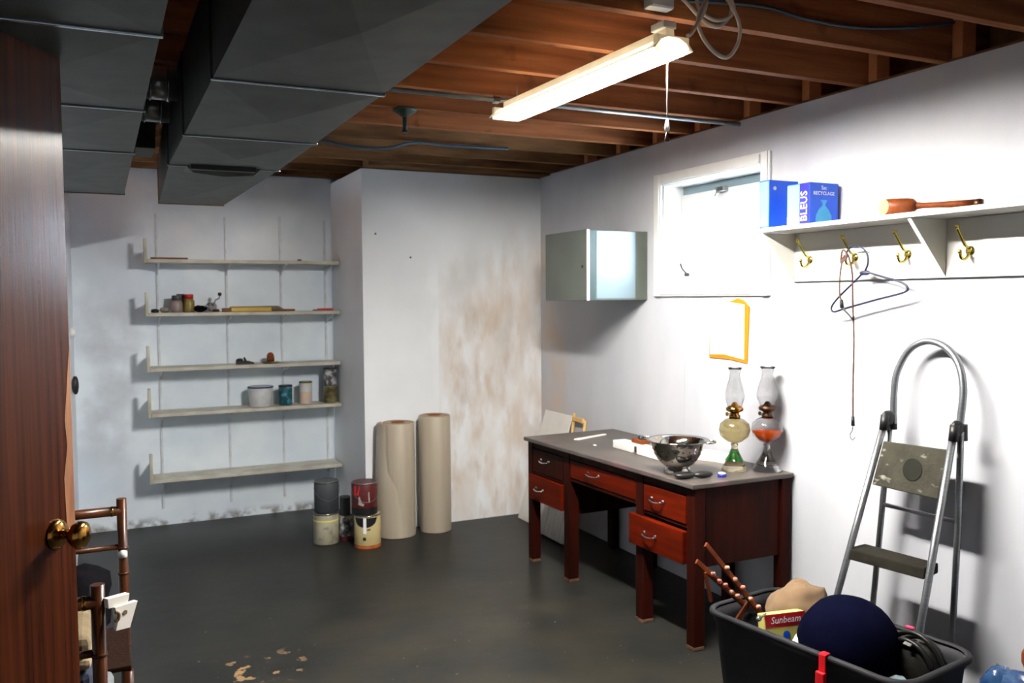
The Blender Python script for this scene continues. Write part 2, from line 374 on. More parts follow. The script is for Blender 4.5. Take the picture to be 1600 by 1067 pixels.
b = MB(); b.box(-0.3, 1.60, YC, 6.8, 0, 2.505); b.box(-0.3, 1.60, YC+0.10, 6.8, 2.505, 2.70); build(b, 'wall_alcove', M_wallA, kind='structure')
b = MB(); b.box(-0.30, -0.17, 5.02, YC, 0, 2.50); b.box(-1.6, -0.30, 5.02, 5.14, 0, 2.69); build(b, 'wall_partition', M_wall, kind='structure')
b = MB(); b.box(-1.7, -1.6, -1.2, 5.14, 0, 2.68); build(b, 'wall_left', M_wall, kind='structure')
b = MB(); b.box(-1.6, 3.2, -1.3, -1.2, 0, 2.68); build(b, 'wall_near', M_wall, kind='structure')
# ceiling: subfloor boards and joists
ceil_ = empty('ceiling', (0, 0, 2.48), kind='structure')
b = MB(); b.box(-1.7, 3.40, -1.3, 6.9, 2.70, 2.74)
build(b, 'subfloor', M_ply, ceil_)
JY = [-0.94, -0.54, -0.13, 0.28, 0.69, 1.10, 1.50, 1.91, 2.31, 2.71, 3.095, 3.50, 3.90, 4.30, 4.70, 5.10, 5.45]
for y in JY:
    b = MB(); b.obox((0.80, y+0.02, 2.592), (4.78, 0.040, 0.208), 0.0, None, 0.002)
    build(b, 'joist', M_joist if y < 4.5 else M_joistend, ceil_)
for y in (5.85, 6.2, 6.5):
    b = MB(); b.obox((0.80, y+0.02, 2.605), (4.78, 0.040, 0.19), 0.0, None, 0.002)
    build(b, 'joist', M_joistend, ceil_)
for y in JY[6:-1]:
    b = MB(); b.box(2.972, 3.045, y-0.046, y-0.002, 2.49, 2.698); build(b, 'joist_cleat', M_block, ceil_)
b = MB(); b.box(3.20, 3.24, -1.3, 6.9, 2.40, 2.72); build(b, 'rim_joist', M_joistend, ceil_)
b = MB(); b.box(XR+0.01, 3.20, -1.2, 5.7, 2.486, 2.498); build(b, 'sill_plate', M_joistend, ceil_)
b = MB(); b.box(1.61, 3.2, 5.55, 5.69, 2.475, 2.52); build(b, 'sill_plate', M_joistend, ceil_)

# window
win = empty('window_1', (XR, 3.745, 1.6), kind='structure')
def casing(y0, y1, z0, z1):
    b = MB(); b.box(XR-0.018, XR-0.0005, y0, y1, z0, z1, None, 0.004)
    b.box(XR-0.026, XR-0.016, y0+0.01 if y1-y0 < 0.2 else y0, (y1-0.01) if y1-y0 < 0.2 else y1, z0+(0.01 if z1-z0 < 0.2 else 0), z1-(0.01 if z1-z0 < 0.2 else 0), None, 0.003)
    build(b, 'casing', M_gloss_white, win)
casing(3.262, 3.328, 1.60, 2.30); casing(4.162, 4.228, 1.60, 2.30)
casing(3.329, 4.161, 2.238, 2.30); casing(3.329, 4.161, 1.60, 1.672)
b = MB()
b.box(XR, 3.19, wy0, wy0+0.012, wz0, wz1); b.box(XR, 3.19, wy1-0.012, wy1, wz0, wz1)
b.box(XR, 3.19, wy0+0.012, wy1-0.012, wz0, wz0+0.012); b.box(XR, 3.19, wy0+0.012, wy1-0.012, wz1-0.012, wz1)
build(b, 'jamb', M_gloss_white, win)
b = MB()
sy0, sy1, sz0, sz1 = wy0+0.014, wy1-0.014, wz0+0.014, 2.185
fx0, fx1 = 3.075, 3.115
b.box(fx0, fx1, sy0, sy0+0.075, sz0, sz1, None, 0.004); b.box(fx0, fx1, sy1-0.075, sy1, sz0, sz1, None, 0.004)
b.box(fx0, fx1, sy0+0.075, sy1-0.075, sz0, sz0+0.055, None, 0.004); b.box(fx0, fx1, sy0+0.075, sy1-0.075, sz1-0.055, sz1, None, 0.004)
build(b, 'sash', M_gloss_white, win)
b = MB(); b.box(3.092, 3.096, sy0+0.07, sy1-0.07, sz0+0.05, sz1-0.05); build(b, 'pane', M_winglass, win)
b = MB(); b.box(3.085, 3.11, wy0+0.014, wy1-0.014, 2.187, 2.232); build(b, 'top_rail', M_cabside, win)
b = MB(); b.box(3.035, 3.075, 3.735, 3.795, 2.165, 2.195, None, 0.004); b.tube([(3.045, 3.765, 2.17), (3.02, 3.765, 2.155), (3.01, 3.765, 2.135)], 0.008)
build(b, 'latch', M_tin, win)
b = MB(); b.box(3.055, 3.075, 4.075, 4.10, 1.715, 1.735, None, 0.003); b.tube([(3.065, 4.09, 1.73), (3.055, 4.12, 1.76), (3.05, 4.13, 1.79)], 0.004)
build(b, 'stay', M_dark, win)

# ================================================================== DUCTS
def duct(name, x0, x1, z0, z1, ys, label, tilt_panels=True, endx=None, end_y=None):
    root = empty(name, ((x0+x1)/2, ys[0], z0), label, 'duct')
    for i in range(len(ys)-1):
        y0, y1 = ys[i], ys[i+1]; b = MB()
        xa0, xa1, xb0, xb1 = x0, x1, x0, x1
        if endx and i == len(ys)-2: xb0, xb1 = endx
        d = 0.020
        mx, my = (xa0+xa1+xb0+xb1)/4, (y0+y1)/2
        v = [(xa0,y0,z0),(xa1,y0,z0),(xb1,y1,z0),(xb0,y1,z0),(mx,my,z0-d),
             (xa0,y0,z1),(xa1,y0,z1),(xb1,y1,z1),(xb0,y1,z1)]
        sL = ((xa0+xb0)/2-0.005, my, (z0+z1)/2); sR = ((xa1+xb1)/2+0.005, my, (z0+z1)/2)
        v += [sL, sR]
        F = [(0,1,4),(1,2,4),(2,3,4),(3,0,4),(5,6,7,8),(0,3,9),(3,8,9),(8,5,9),(5,0,9),(1,6,10),(6,7,10),(7,2,10),(2,1,10),(0,5,6,1),(3,2,7,8)]
        b.quad_mesh(v, F); build(b, 'duct_section', M_duct, root)
        if i > 0:
            b = MB(); b.box(x0-0.006, x1+0.006, y0-0.006, y0+0.006, z0-0.006, z0+0.001, None, 0.002)
            b.box(x0-0.006, x0, y0-0.005, y0+0.005, z0, z1); b.box(x1, x1+0.006, y0-0.005, y0+0.005, z0, z1)
            build(b, 'slip_seam', M_ductseam, root)
    return root
big = duct('supply_duct', 0.268, 0.705, 2.15, 2.42, [-1.0, 0.2, 1.15, 2.285, 3.09, 3.80, 5.33],
           'large grey sheet metal duct running over the wall shelves, wider of the two', endx=(0.317, 0.667))
b = MB(); b.box(0.345, 0.60, 3.735, 3.775, 2.128, 2.150); build(b, 'damper_slot', M_dark, big)
b = MB()
b.quad_mesh([(0.33,3.78,2.147),(0.63,3.78,2.147),(0.60,3.80,2.120),(0.48,3.81,2.112),(0.36,3.80,2.122),(0.34,3.98,2.146),(0.64,3.98,2.146)],
            [(0,4,3,2,1),(0,5,4),(4,5,6,3),(3,6,2),(2,6,1)]); build(b, 'sagging_flap', M_duct, big)
b = MB(); b.box(0.313, 0.671, 5.328, 5.345, 2.146, 2.42); build(b, 'end_flange', M_brownobj, big)
left = duct('return_duct', -0.42, 0.128, 2.15, 2.46, [-1.0, 0.3, 1.1, 1.965, 2.75, 3.55, 4.95],
            'grey sheet metal duct at far left above the open door')
b = MB(); b.box(-0.42, 0.131, 4.95, 4.966, 2.146, 2.46); build(b, 'end_flange', M_dark, left)
# round branches between and beside the ducts
def branch(y, z, r, x0, x1, label):
    root = empty('branch_duct', ((x0+x1)/2, y, z-r), label, 'duct', )
    b = MB(); b.tube([(x0, y, z), (x1, y, z)], r, seg=20); build(b, 'pipe', M_pipe, root)
    b = MB(); b.tube([(x1-0.035, y, z), (x1-0.028, y, z)], r+0.004, seg=20); b.tube([(x0+0.03, y, z), (x0+0.037, y, z)], r+0.004, seg=20); build(b, 'crimp_band', M_ductseam, root)
branch(3.18, 2.33, 0.055, 0.136, 0.257, 'nearer shiny round pipe bridging the two ducts')
branch(3.58, 2.33, 0.055, 0.136, 0.257, 'farther shiny round pipe bridging the two ducts')
def elbow(y, z, r, label):
    root = empty('duct_elbow', (0.76, y, z-r), label, 'duct')
    P = [(0.714, y, z), (0.76, y, z)]+[(0.76+0.075*math.sin(a), y, z+0.075*(1-math.cos(a))) for a in (0.4, 0.8, 1.2, PI/2)]+[(0.835, y, 2.69)]
    b = MB(); b.tube(P, r, seg=18); build(b, 'pipe', M_pipe, root)
    b = MB(); b.tube([(0.715, y, z), (0.722, y, z)], r+0.005, seg=18); build(b, 'collar', M_ductseam, root)
elbow(3.30, 2.345, 0.065, 'nearer round elbow leaving the right side of the large duct')
elbow(3.72, 2.345, 0.065, 'farther round elbow leaving the right side of the large duct')
b = MB(); b.tube([(0.129, 4.12, 2.47), (0.262, 4.12, 2.47)], 0.010, seg=10)
build(b, 'thin_pipe', M_pipe, cat='pipe', label='thin bright pipe crossing the gap between the two ducts')
b = MB(); b.box(0.132, 0.262, 4.55, 4.85, 2.33, 2.46, None, 0.004)
build(b, 'cross_duct', M_duct, cat='duct', label='dark flat box duct joining the two ducts near the far wall')

# conduit and its box
c = empty('conduit', (1.9, 3.49, 2.45), 'thin grey metal conduit running under the joists behind the lit lamp', 'conduit')
b = MB(); b.tube([(0.712, 3.478, 2.462), (2.93, 3.478, 2.462)], 0.0105, seg=10); build(b, 'pipe', M_cond, c)
b = MB(); b.obox((1.585, 3.478, 2.462), (0.03, 0.03, 0.03), 0, None, 0.004); b.tube([(1.585, 3.478, 2.47), (1.585, 3.478, 2.479)], 0.014); build(b, 'coupling', M_ductseam, c)
t = empty('pipe_hanger', (1.316, 3.985, 2.38), 'dark green iron hanger with flared plate on a far joist', 'hanger')
b = MB(); b.lathe([(0.058, 0.012), (0.056, 0), (0.022, -0.022), (0.012, -0.03)], (1.318, 3.93, 2.478), seg=18); build(b, 'plate', M_iron, t)
b = MB(); b.tube([(1.318, 3.93, 2.455), (1.318, 3.93, 2.385)], 0.011, seg=10); b.lathe([(0.014, 0), (0.014, 0.014)], (1.318, 3.93, 2.378)); build(b, 'stem', M_iron, t)
b = MB(); b.tube(catmull([(1.05, 4.66, 2.455), (1.25, 4.66, 2.425), (1.45, 4.66, 2.43), (1.62, 4.66, 2.472), (1.85, 4.66, 2.47), (2.2, 4.66, 2.475)]), 0.008, seg=8)
build(b, 'cable', M_bluecable, cat='cable', label='sagging dark cable under the farthest joists')
b = MB(); b.tube(catmull([(1.70,2.298,2.54),(1.858, 2.298, 2.556), (2.046, 2.298, 2.567), (2.216, 2.298, 2.551), (2.457, 2.298, 2.552), (2.714, 2.298, 2.584), (2.918, 2.298, 2.624), (2.965, 2.298, 2.635)]), 0.006, seg=8)
build(b, 'cable', M_bluecable, cat='cable', label='thin dark blue cable stapled along the joist toward the right wall')

# junction box and coiled white cable
j = empty('junction_box', (1.603, 2.29, 2.495), 'white junction box on the joist above the lit lamp', 'junction box')
b = MB(); b.box(1.560, 1.648, 2.266, 2.309, 2.497, 2.60, None, 0.004); build(b, 'body', M_gloss_white, j)
b = MB(); b.box(1.564, 1.644, 2.262, 2.2655, 2.501, 2.596, None, 0.001); build(b, 'cover_plate', M_gloss_white, j)
b = MB(); b.tube([(1.54, 2.285, 2.528), (1.561, 2.285, 2.528)], 0.010); b.tube([(1.535, 2.285, 2.528), (1.541, 2.285, 2.528)], 0.014); build(b, 'connector', M_chrome, j)
b = MB()
b.tube(catmull([(1.650, 2.288, 2.575), (1.668, 2.28, 2.56), (1.681, 2.275, 2.541), (1.71, 2.27, 2.516), (1.746, 2.265, 2.484), (1.776, 2.262, 2.466), (1.809, 2.26, 2.462), (1.837, 2.26, 2.476), (1.863, 2.26, 2.508), (1.868, 2.262, 2.541), (1.847, 2.265, 2.563),
                (1.80, 2.27, 2.575), (1.745, 2.272, 2.56), (1.738, 2.262, 2.512), (1.763, 2.255, 2.488), (1.804, 2.252, 2.479), (1.852, 2.25, 2.495), (1.868, 2.25, 2.529), (1.84, 2.25, 2.565),
                (1.79, 2.245, 2.572), (1.83, 2.24, 2.55), (1.875, 2.24, 2.493), (1.886, 2.24, 2.445), (1.87, 2.24, 2.397), (1.832, 2.24, 2.362), (1.781, 2.24, 2.376), (1.738, 2.24, 2.415), (1.723, 2.245, 2.459), (1.735, 2.25, 2.50),
                (1.76, 2.25, 2.535), (1.74, 2.24, 2.49), (1.715, 2.235, 2.455), (1.69, 2.225, 2.425), (1.665, 2.21, 2.405), (1.650, 2.20, 2.398)], 5), 0.0062, seg=8)
build(b, 'power_cable', M_cable, cat='cable', label='pale grey flexible cable looped in a coil beside the lamp end')

# fluorescent shop light
LA = Vector((1.600, 3.425, 2.375)); LB = Vector((1.625, 2.235, 2.370))
la = (LB-LA).normalized(); side = Vector((-la.y, la.x, 0)); mid = (LA+LB)/2; L_ = (LB-LA).length
lamp = empty('shop_light', (mid.x, mid.y, 2.35), 'lit twin-tube fluorescent shop light hanging from the joists', 'ceiling light')
def lamp_pts(prof, m, name, inset=0.0, lab=None):
    b = MB(); rings = []
    for p in (LA+la*inset, LB-la*inset):
        rings.append([p+side*q[0]+Vector((0,0,q[1])) for q in prof])
    b.ring_loft(rings, None, True, False); return build(b, name, m, lamp, lab)
RP = [(-0.074,-0.005),(-0.052,0.020),(-0.024,0.034),(0.024,0.034),(0.052,0.020),(0.074,-0.005)]
RP = RP+[(y*0.97, z-0.0025) for y, z in RP[::-1]]
NS = 1; b = MB()
for k in range(NS):
    rings = []
    for t_ in (0.0, 1.0):
        p = LA+(LB-LA)*t_
        rings.append([p+side*q[0]+Vector((0,0,q[1])) for q in RP])
    b.ring_loft(rings, None, True, False)
build(b, 'reflector', M_reflector, lamp)
lamp_pts([(-0.016,0.036),(0.016,0.036),(0.014,0.062),(-0.014,0.062)], M_reflector, 'ballast_cover', 0.02)
for s in (-1, 1):
    b = MB(); b.tube([LA+la*0.03+side*(0.030*s)+Vector((0,0,0.006)), LB-la*0.03+side*(0.030*s)+Vector((0,0,0.006))], 0.0150, seg=16)
    build(b, 'tube', M_tube, lamp, 'glowing fluorescent tube')
for p in (LA+la*0.015, LB-la*0.015):
    b = MB(); b.obox(p+Vector((0,0,0.012)), (0.02, 0.125, 0.05), math.atan2(la.y, la.x), None, 0.003); build(b, 'socket_plate', M_reflector, lamp)
for p in (LA+la*0.12, LB-la*0.08):
    b = MB(); b.tube([p+Vector((0,0,0.062)), p+Vector((0,0,0.107))], 0.002, seg=6); build(b, 'hanging_wire', M_cond, lamp)
b = MB(); b.obox(LB-la*0.055+Vector((0,0,0.075)), (0.07, 0.05, 0.024), math.atan2(la.y, la.x), None, 0.004); build(b, 'cord_clamp', M_gloss_white, lamp)
b = MB(); b.tube([(1.6455, 2.30, 2.37), (1.646, 2.30, 2.15)], 0.0024, seg=6); pc = build(b, 'pull_cord', M_cable, lamp)
b = MB(); b.lathe([(0.002, 0.03), (0.006, 0.02), (0.009, 0.0), (0.007, -0.008), (0.002, -0.01)], (1.646, 2.30, 2.135)); build(b, 'cord_bell', M_gloss_white, pc)
b = MB(); b.lathe([(0.002, 0.03), (0.005, 0.02), (0.009, 0.0), (0.004, -0.003)], (1.646, 2.30, 2.095)); b.tube([(1.646, 2.30, 2.13), (1.646, 2.30, 2.12)], 0.002); build(b, 'cord_weight', M_burner, pc)

# ================================================================== DOOR
dv = Vector((-0.56, -0.83, 0)).normalized(); dn = Vector((0.83, -0.56, 0)).normalized()
D0 = Vector((-0.066, 2.20, 0))
da = math.atan2(dv.y, dv.x)
door = empty('door_1', (D0.x, D0.y, 0), kind='structure')
cz = 2.165
b = MB(); b.obox(D0+dv*0.42-dn*0.019+Vector((0,0,0.008+cz/2)), (0.84, 0.038, cz), da, None, 0.002); build(b, 'door_leaf', M_door, door)
b = MB()
zz = [1.06, 1.10, 1.2, 1.27, 1.33, 1.40, 1.46, 1.50]; wd = [0.022, 0.03, 0.034, 0.020, 0.026, 0.016, 0.008, 0.002]; w0 = [0.0]*8
rings = []
vv = []; FF = []
for i, (z, w) in enumerate(zip(zz, wd)):
    for u in (0.0015, w): vv.append(tuple(D0+dv*u+dn*0.0008+Vector((0,0,z))))
for i in range(len(zz)-1): FF.append((2*i, 2*i+1, 2*i+3, 2*i+2))
b.quad_mesh(vv, FF); build(b, 'worn_edge', M_worn, door, 'bare wood where the veneer has split')
A = Matrix((( dv.x, 0, dn.x), (dv.y, 0, dn.y), (0, 1, 0)))
kc = D0+dv*0.065+Vector((0,0,1.082))
b = MB(); b.lathe([(0.001,0.0),(0.034,0.0005),(0.034,0.004),(0.028,0.010),(0.012,0.014)], kc, axis=A); kn = build(b, 'rosette', M_brass, door)
b = MB(); b.lathe([(0.012,0.012),(0.010,0.024),(0.011,0.034),(0.024,0.042),(0.031,0.054),(0.030,0.064),(0.020,0.071),(0.001,0.073)], kc, axis=A); build(b, 'door_handle', M_brass, kn)

# ================================================================== WALL SHELVES
shz = [1.850, 1.487, 1.112, 0.802, 0.350]
SL = ['topmost', 'second from top', 'middle', 'second from bottom', 'lowest and deepest-looking']
what = ['nearly empty, holding one flat dark slat', 'holding jars, a reel and a yellow tool', 'holding a hand plane and wood block', 'holding the tub and paint cans', 'bare and lowest']
for k, z in enumerate(shz):
    r = empty('wall_shelf', (0.95, 6.42, z), 'cream painted wall shelf, %s, %s' % (SL[k] if k < 4 else 'nearest the floor', what[k]), 'shelf', 'wall shelves in the alcove')
    b = MB(); b.box(0.292, 1.592, 6.30, 6.535, z, z+0.024, None, 0.003); build(b, 'board', M_shelf, r)
    hh = [0.165, 0.165, 0.175, 0.195, 0.20][k]
    b = MB(); b.box(0.272, 0.291, 6.305, 6.36, z-0.002, z+hh, None, 0.003); b.box(0.276, 0.289, 6.36, 6.535, z-0.002, z+hh*0.5, None, 0.003); build(b, 'end_stop', M_shelf, r)
    for x in (0.365, 0.828, 1.215, 1.545):
        b = MB(); b.prism([(6.547, z-0.001), (6.32, z-0.001), (6.32, z-0.010), (6.50, z-0.045), (6.547, z-0.085)], 'x', x-0.004, x+0.004)
        build(b, 'bracket', M_standard, r)
for i, (x, zt) in enumerate(((0.365, 2.20), (0.828, 2.19), (1.215, 2.21), (1.545, 2.19))):
    b = MB(); b.box(x-0.008, x+0.008, 6.538, 6.549, 0.12, zt, None, 0.002)
    o = build(b, 'shelf_standard', M_standard, cat='shelf rail', group='slotted shelf uprights',
              label=['leftmost', 'second from left', 'third from left', 'rightmost'][i]+' white steel upright carrying the wall shelves')
    b = MB()
    for q in range(int((zt-0.2)/0.05)): b.box(x-0.002, x+0.002, 6.5372, 6.5382, 0.16+q*0.05, 0.18+q*0.05)
    build(b, 'slots', M_standard, o, kind='stuff')
T = 0.0245
def can(x, y, z, r, h, body, lidm, name, label, cat, group=None, band=None, bandm=None, extra=None, taper=1.0, rim=True, handle=False):
    root = empty(name, (x, y, z), label, cat, group)
    b = MB(); b.lathe([(r*taper*0.97, 0.0), (r*taper, 0.004), (r, h-0.006), (r*0.98, h-0.003)], (x, y, z+0.0005), seg=28); build(b, 'body', body, root)
    b = MB(); b.lathe([(r*1.03, h-0.010), (r*1.04, h-0.002), (r*0.96, h), (r*0.94, h-0.005), (0.002, h-0.005)], (x, y, z+0.0005), seg=28); build(b, 'lid', lidm, root)
    if band:
        b = MB(); b.lathe([(r*taper*1.004+0.0004, band[0]), (r*1.004+0.0004, band[1])], (x, y, z+0.0005), seg=28, caps=False); build(b, 'label_band', bandm, root)
    if handle:
        b = MB(); b.tube([(x+(r+0.004)*math.cos(a), y-(r+0.004)*math.sin(a), z+h*0.80-0.09*math.sin(a)*0.9) for a in [i*PI/14 for i in range(15)]], 0.0016, seg=6); build(b, 'wire_handle', M_tin, root)
        b = MB()
        for s in (-1, 1): b.lathe([(0.008, 0), (0.008, 0.004)], (x+s*(r+0.001), y, z+h*0.8), axis=Matrix.Rotation(PI/2, 3, 'Y'), seg=10)
        build(b, 'ear', M_tin, root)
    return root
z = shz[3]+T
can(1.028, 6.40, z, 0.088, 0.145, M_tub, M_lidblue, 'plastic_tub', 'white plastic tub with a dark blue lid on the shelf', 'tub', taper=0.86)
can(1.205, 6.40, z, 0.048, 0.145, M_teal, M_dark, 'paint_can', 'teal labelled can between the white tub and green-lidded canister', 'can')
b = MB()
can(1.352, 6.40, z, 0.046, 0.165, M_canister, M_lidgreen, 'canister', 'tall peach canister with a dark green lid', 'canister', band=(0.09, 0.145), bandm=M_tub)
can(1.535, 6.40, z, 0.050, 0.130, M_olive, M_tin, 'paint_can', 'olive tin under the dark spattered can at shelf right end', 'can', band=(0.02, 0.11), bandm=M_olive)
can(1.535, 6.40, z+0.131, 0.048, 0.125, M_darkprint, M_dktin, 'paint_can', 'dark spattered can stacked on the olive tin', 'can')
z = shz[1]+T
def jar(x, y, r, h, gm, lm, label, cap_h=0.035):
    root = empty('jar', (x, y, z), label, 'jar', None)
    b = MB(); b.lathe([(r*0.95, 0), (r, 0.006), (r, h-cap_h-0.02), (r*0.72, h-cap_h)], (x, y, z+0.0005), seg=20); build(b, 'body', gm, root)
    b = MB(); b.lathe([(r*0.78, h-cap_h), (r*0.80, h-0.003), (r*0.7, h)], (x, y, z+0.0005), seg=20); build(b, 'lid', lm, root)
jar(0.478, 6.42, 0.040, 0.118, mat('grey_pink_label', (150,136,130), 0.4, nscale=20), M_dktin, 'squat jar with dark lid, left of the red-capped jar')
jar(0.512, 6.495, 0.036, 0.128, M_olive, M_maroon, 'jar half hidden behind the two front jars', 0.03)
jar(0.560, 6.42, 0.036, 0.125, mat('ochre_liquid', (150,130,66), 0.3, c2=(100,84,36), nscale=20), M_red, 'ochre jar with a red cap on the second shelf', 0.03)
b = MB(); b.lathe([(0.022,0),(0.026,0.005),(0.024,0.022),(0.005,0.026)], (0.335, 6.38, z+0.0005), seg=14); build(b, 'bottle_cap', M_dark, cat='cap', label='small dark knob at the left end of second shelf')
b = MB(); b.ball((0.395, 6.38, z+0.018), (0.030,0.022,0.018), noise=0.3); build(b, 'rag_scrap', M_greywood, cat='rag', label='small grey scrap between dark knob and jars')
b = MB(); b.ball((0.628, 6.40, z+0.024), (0.040,0.03,0.024), noise=0.3); build(b, 'tape_lump', M_blackcloth, cat='tape', label='black lump of tape right of the jars')
fr = empty('fishing_reel', (0.712, 6.40, z), 'small fishing reel with a crank and black knob', 'fishing reel')
b = MB(); b.lathe([(0.030,-0.02),(0.034,-0.015),(0.020,-0.012),(0.020,0.012),(0.034,0.015),(0.030,0.02)], (0.705, 6.40, z+0.036), axis=Matrix.Rotation(PI/2, 3, 'X') @ Matrix.Rotation(0.5, 3, 'Y'), seg=20); build(b, 'spool', M_chrome, fr)
b = MB(); b.lathe([(0.026,0),(0.03,0.01),(0.022,0.02)], (0.73, 6.40, z+0.001), seg=16); build(b, 'foot', M_maroon, fr)
b = MB(); b.tube([(0.715, 6.375, z+0.045), (0.728, 6.36, z+0.085), (0.752, 6.36, z+0.095), (0.757, 6.36, z+0.115)], 0.005, seg=8); build(b, 'crank', M_tin, fr)
b = MB(); b.ball((0.757, 6.36, z+0.125), 0.014, seg=12); build(b, 'knob', M_dark, fr)
hx = empty('yellow_tool', (1.0, 6.42, z), 'long yellow-painted wooden tool lying on the second shelf', 'tool')
b = MB(); b.box(0.835, 1.115, 6.38, 6.42, z+0.0005, z+0.030, None, 0.004); build(b, 'grip', M_yellowtool, hx)
b = MB(); b.box(0.775, 0.834, 6.385, 6.415, z+0.0005, z+0.026, None, 0.004); b.box(1.116, 1.285, 6.392, 6.412, z+0.0005, z+0.016, None, 0.004); build(b, 'shaft', M_brownobj, hx)
b = MB(); b.prism([(0.80,z+0.0005),(1.24,z+0.0005),(1.17,z+0.040),(0.84,z+0.036)], 'y', 6.44, 6.46); build(b, 'wooden_batten', M_greywood, cat='slat', label='grey wooden slat leaning behind the yellow tool')
rr = empty('pocket_tool', (1.49, 6.36, z), 'small red handled tool at the right end of second shelf', 'tool')
b = MB(); b.box(1.44, 1.555, 6.34, 6.37, z+0.0005, z+0.018, None, 0.005); build(b, 'handle', M_red, rr)
b = MB(); b.box(1.405, 1.439, 6.347, 6.362, z+0.0005, z+0.010, None, 0.003); build(b, 'tip', M_dktin, rr)
z = shz[2]+T
pp = empty('hand_plane', (0.915, 6.40, z), 'small black hand plane on the middle shelf', 'plane')
b = MB(); b.prism([(0.862,z+0.0005),(0.985,z+0.0005),(0.985,z+0.010),(0.950,z+0.022),(0.862,z+0.022)], 'y', 6.38, 6.42); build(b, 'body', M_dark, pp)
b = MB(); b.ball((0.888, 6.40, z+0.028), (0.026,0.018,0.014)); build(b, 'front_knob', M_dark, pp)
b = MB(); b.tube([(0.928, 6.40, z+0.020), (0.918, 6.40, z+0.048)], [0.010,0.006], seg=8); build(b, 'blade', M_dark, pp)
b = MB(); b.lathe([(0.05,0),(0.064,0.006),(0.062,0.010),(0.03,0.010)], (1.105, 6.40, z+0.0005), seg=24); build(b, 'dish', M_olive, cat='dish', label='flat dark dish under the rounded brown wooden piece')
b = MB(); b.lathe([(0.026,0),(0.028,0.02),(0.024,0.05),(0.014,0.064),(0.003,0.067)], (1.103, 6.40, z+0.011), seg=18); build(b, 'wooden_spool', M_orangewood, cat='spool', label='rounded brown wooden piece standing on the dark dish')
z = shz[0]+T
b = MB(); b.box(0.315, 0.55, 6.31, 6.37, z+0.0005, z+0.012, None, 0.002); build(b, 'slat', M_brownobj, cat='slat', label='flat brown slat on the topmost shelf, left end')
b = MB(); b.lathe([(0.016,0),(0.016,0.010),(0.003,0.012)], (1.315, 6.35, z+0.0005), seg=12); build(b, 'bottle_cap', M_greywood, cat='cap', label='tiny grey cap on the topmost shelf')

# ================================================================== PAINT CANS AND ROLLS ON THE FLOOR
G = 'paint cans stacked on the floor'
can(1.300, 5.60, 0, 0.082, 0.205, M_drip, M_tin, 'paint_can', 'cream paint can with drips, bottom of the left stack', 'paint can', G, handle=False, band=(0.15, 0.160), bandm=M_yellow)
can(1.305, 5.60, 0.207, 0.080, 0.205, M_dktin, M_tin, 'paint_can', 'dark grey paint can, top of the left stack', 'paint can', G, handle=True)
c = can(1.522, 5.40, 0, 0.085, 0.215, M_beige, M_tin, 'paint_can', 'beige paint can with a rusty bottom band, under the maroon can', 'paint can', G, band=(0.0, 0.022), bandm=M_rust)
b = MB()
def on_can(x, y, z, r, pts, off=0.0012):
    return [(x+(r+off)*math.sin(a), y-(r+off)*math.cos(a), z+h) for a, h in pts]
for lo_, hi_ in ((-1.0, 1.0),):
    n = 14; vv = []; FF = []
    for i in range(n+1):
        a = -0.95+1.9*i/n-0.44
        vv += on_can(1.522, 5.40, 0, 0.085, [(a, 0.200), (a, 0.200-0.062*math.sqrt(max(0, 1-((i-n/2)/(n/2))**2)))])
    for i in range(n): FF.append((2*i, 2*i+1, 2*i+3, 2*i+2))
    b.quad_mesh(vv, FF)
build(b, 'black_crescent', M_black, c)
b = MB(); b.quad_mesh(on_can(1.522,5.40,0,0.085,[(-0.62,0.055),(-0.40,0.055),(-0.40,0.075),(-0.62,0.075)]), [(0,1,2,3)]); b.quad_mesh(on_can(1.522,5.40,0,0.085,[(-0.30,0.118),(-0.05,0.122),(-0.05,0.130),(-0.30,0.126)]), [(0,1,2,3)]); build(b, 'small_print', M_black, c)
b = MB(); b.quad_mesh(on_can(1.522,5.40,0,0.085,[(-0.58,0.10),(-0.36,0.10),(-0.36,0.20),(-0.58,0.20)], 0.0022), [(0,1,2,3)]); build(b, 'white_strip', M_white, c)
c = can(1.506, 5.405, 0.217, 0.083, 0.205, M_maroon, M_tin, 'paint_can', 'maroon labelled paint can, top of the right stack', 'paint can', G, handle=True)
b = MB(); b.quad_mesh(on_can(1.506,5.405,0.217,0.083,[(-1.1,0.13),(-0.75,0.13),(-0.6,0.19),(-1.1,0.19)]), [(0,1,2,3)]); build(b, 'red_patch', M_redplastic, c)
b = MB(); b.quad_mesh(on_can(1.506,5.405,0.217,0.083,[(-0.75,0.07),(-0.4,0.06),(0.15,0.085),(0.1,0.15),(-0.3,0.14),(-0.7,0.12)]), [(0,1,2,3,4,5)]); build(b, 'grey_script_patch', M_silverprint, c)
b = MB(); b.lathe([(0.0836, 0.0), (0.0836, 0.045)], (1.506, 5.405, 0.2175), seg=28, caps=False); build(b, 'black_base_band', M_black, c)
can(1.434, 5.61, 0, 0.045, 0.165, M_darkprint, M_drip, 'spray_tin', 'small spotted tin behind the right stack of cans', 'tin', band=(0, 0.03), bandm=M_maroon)
can(1.430, 5.61, 0.166, 0.035, 0.125, M_dktin, M_tin, 'small_tin', 'small dark tin standing on the spotted tin', 'tin')
can(1.520, 5.63, 0, 0.034, 0.29, M_silverprint, M_tin, 'caulking_tube', 'narrow pale tube behind the maroon can', 'tube')
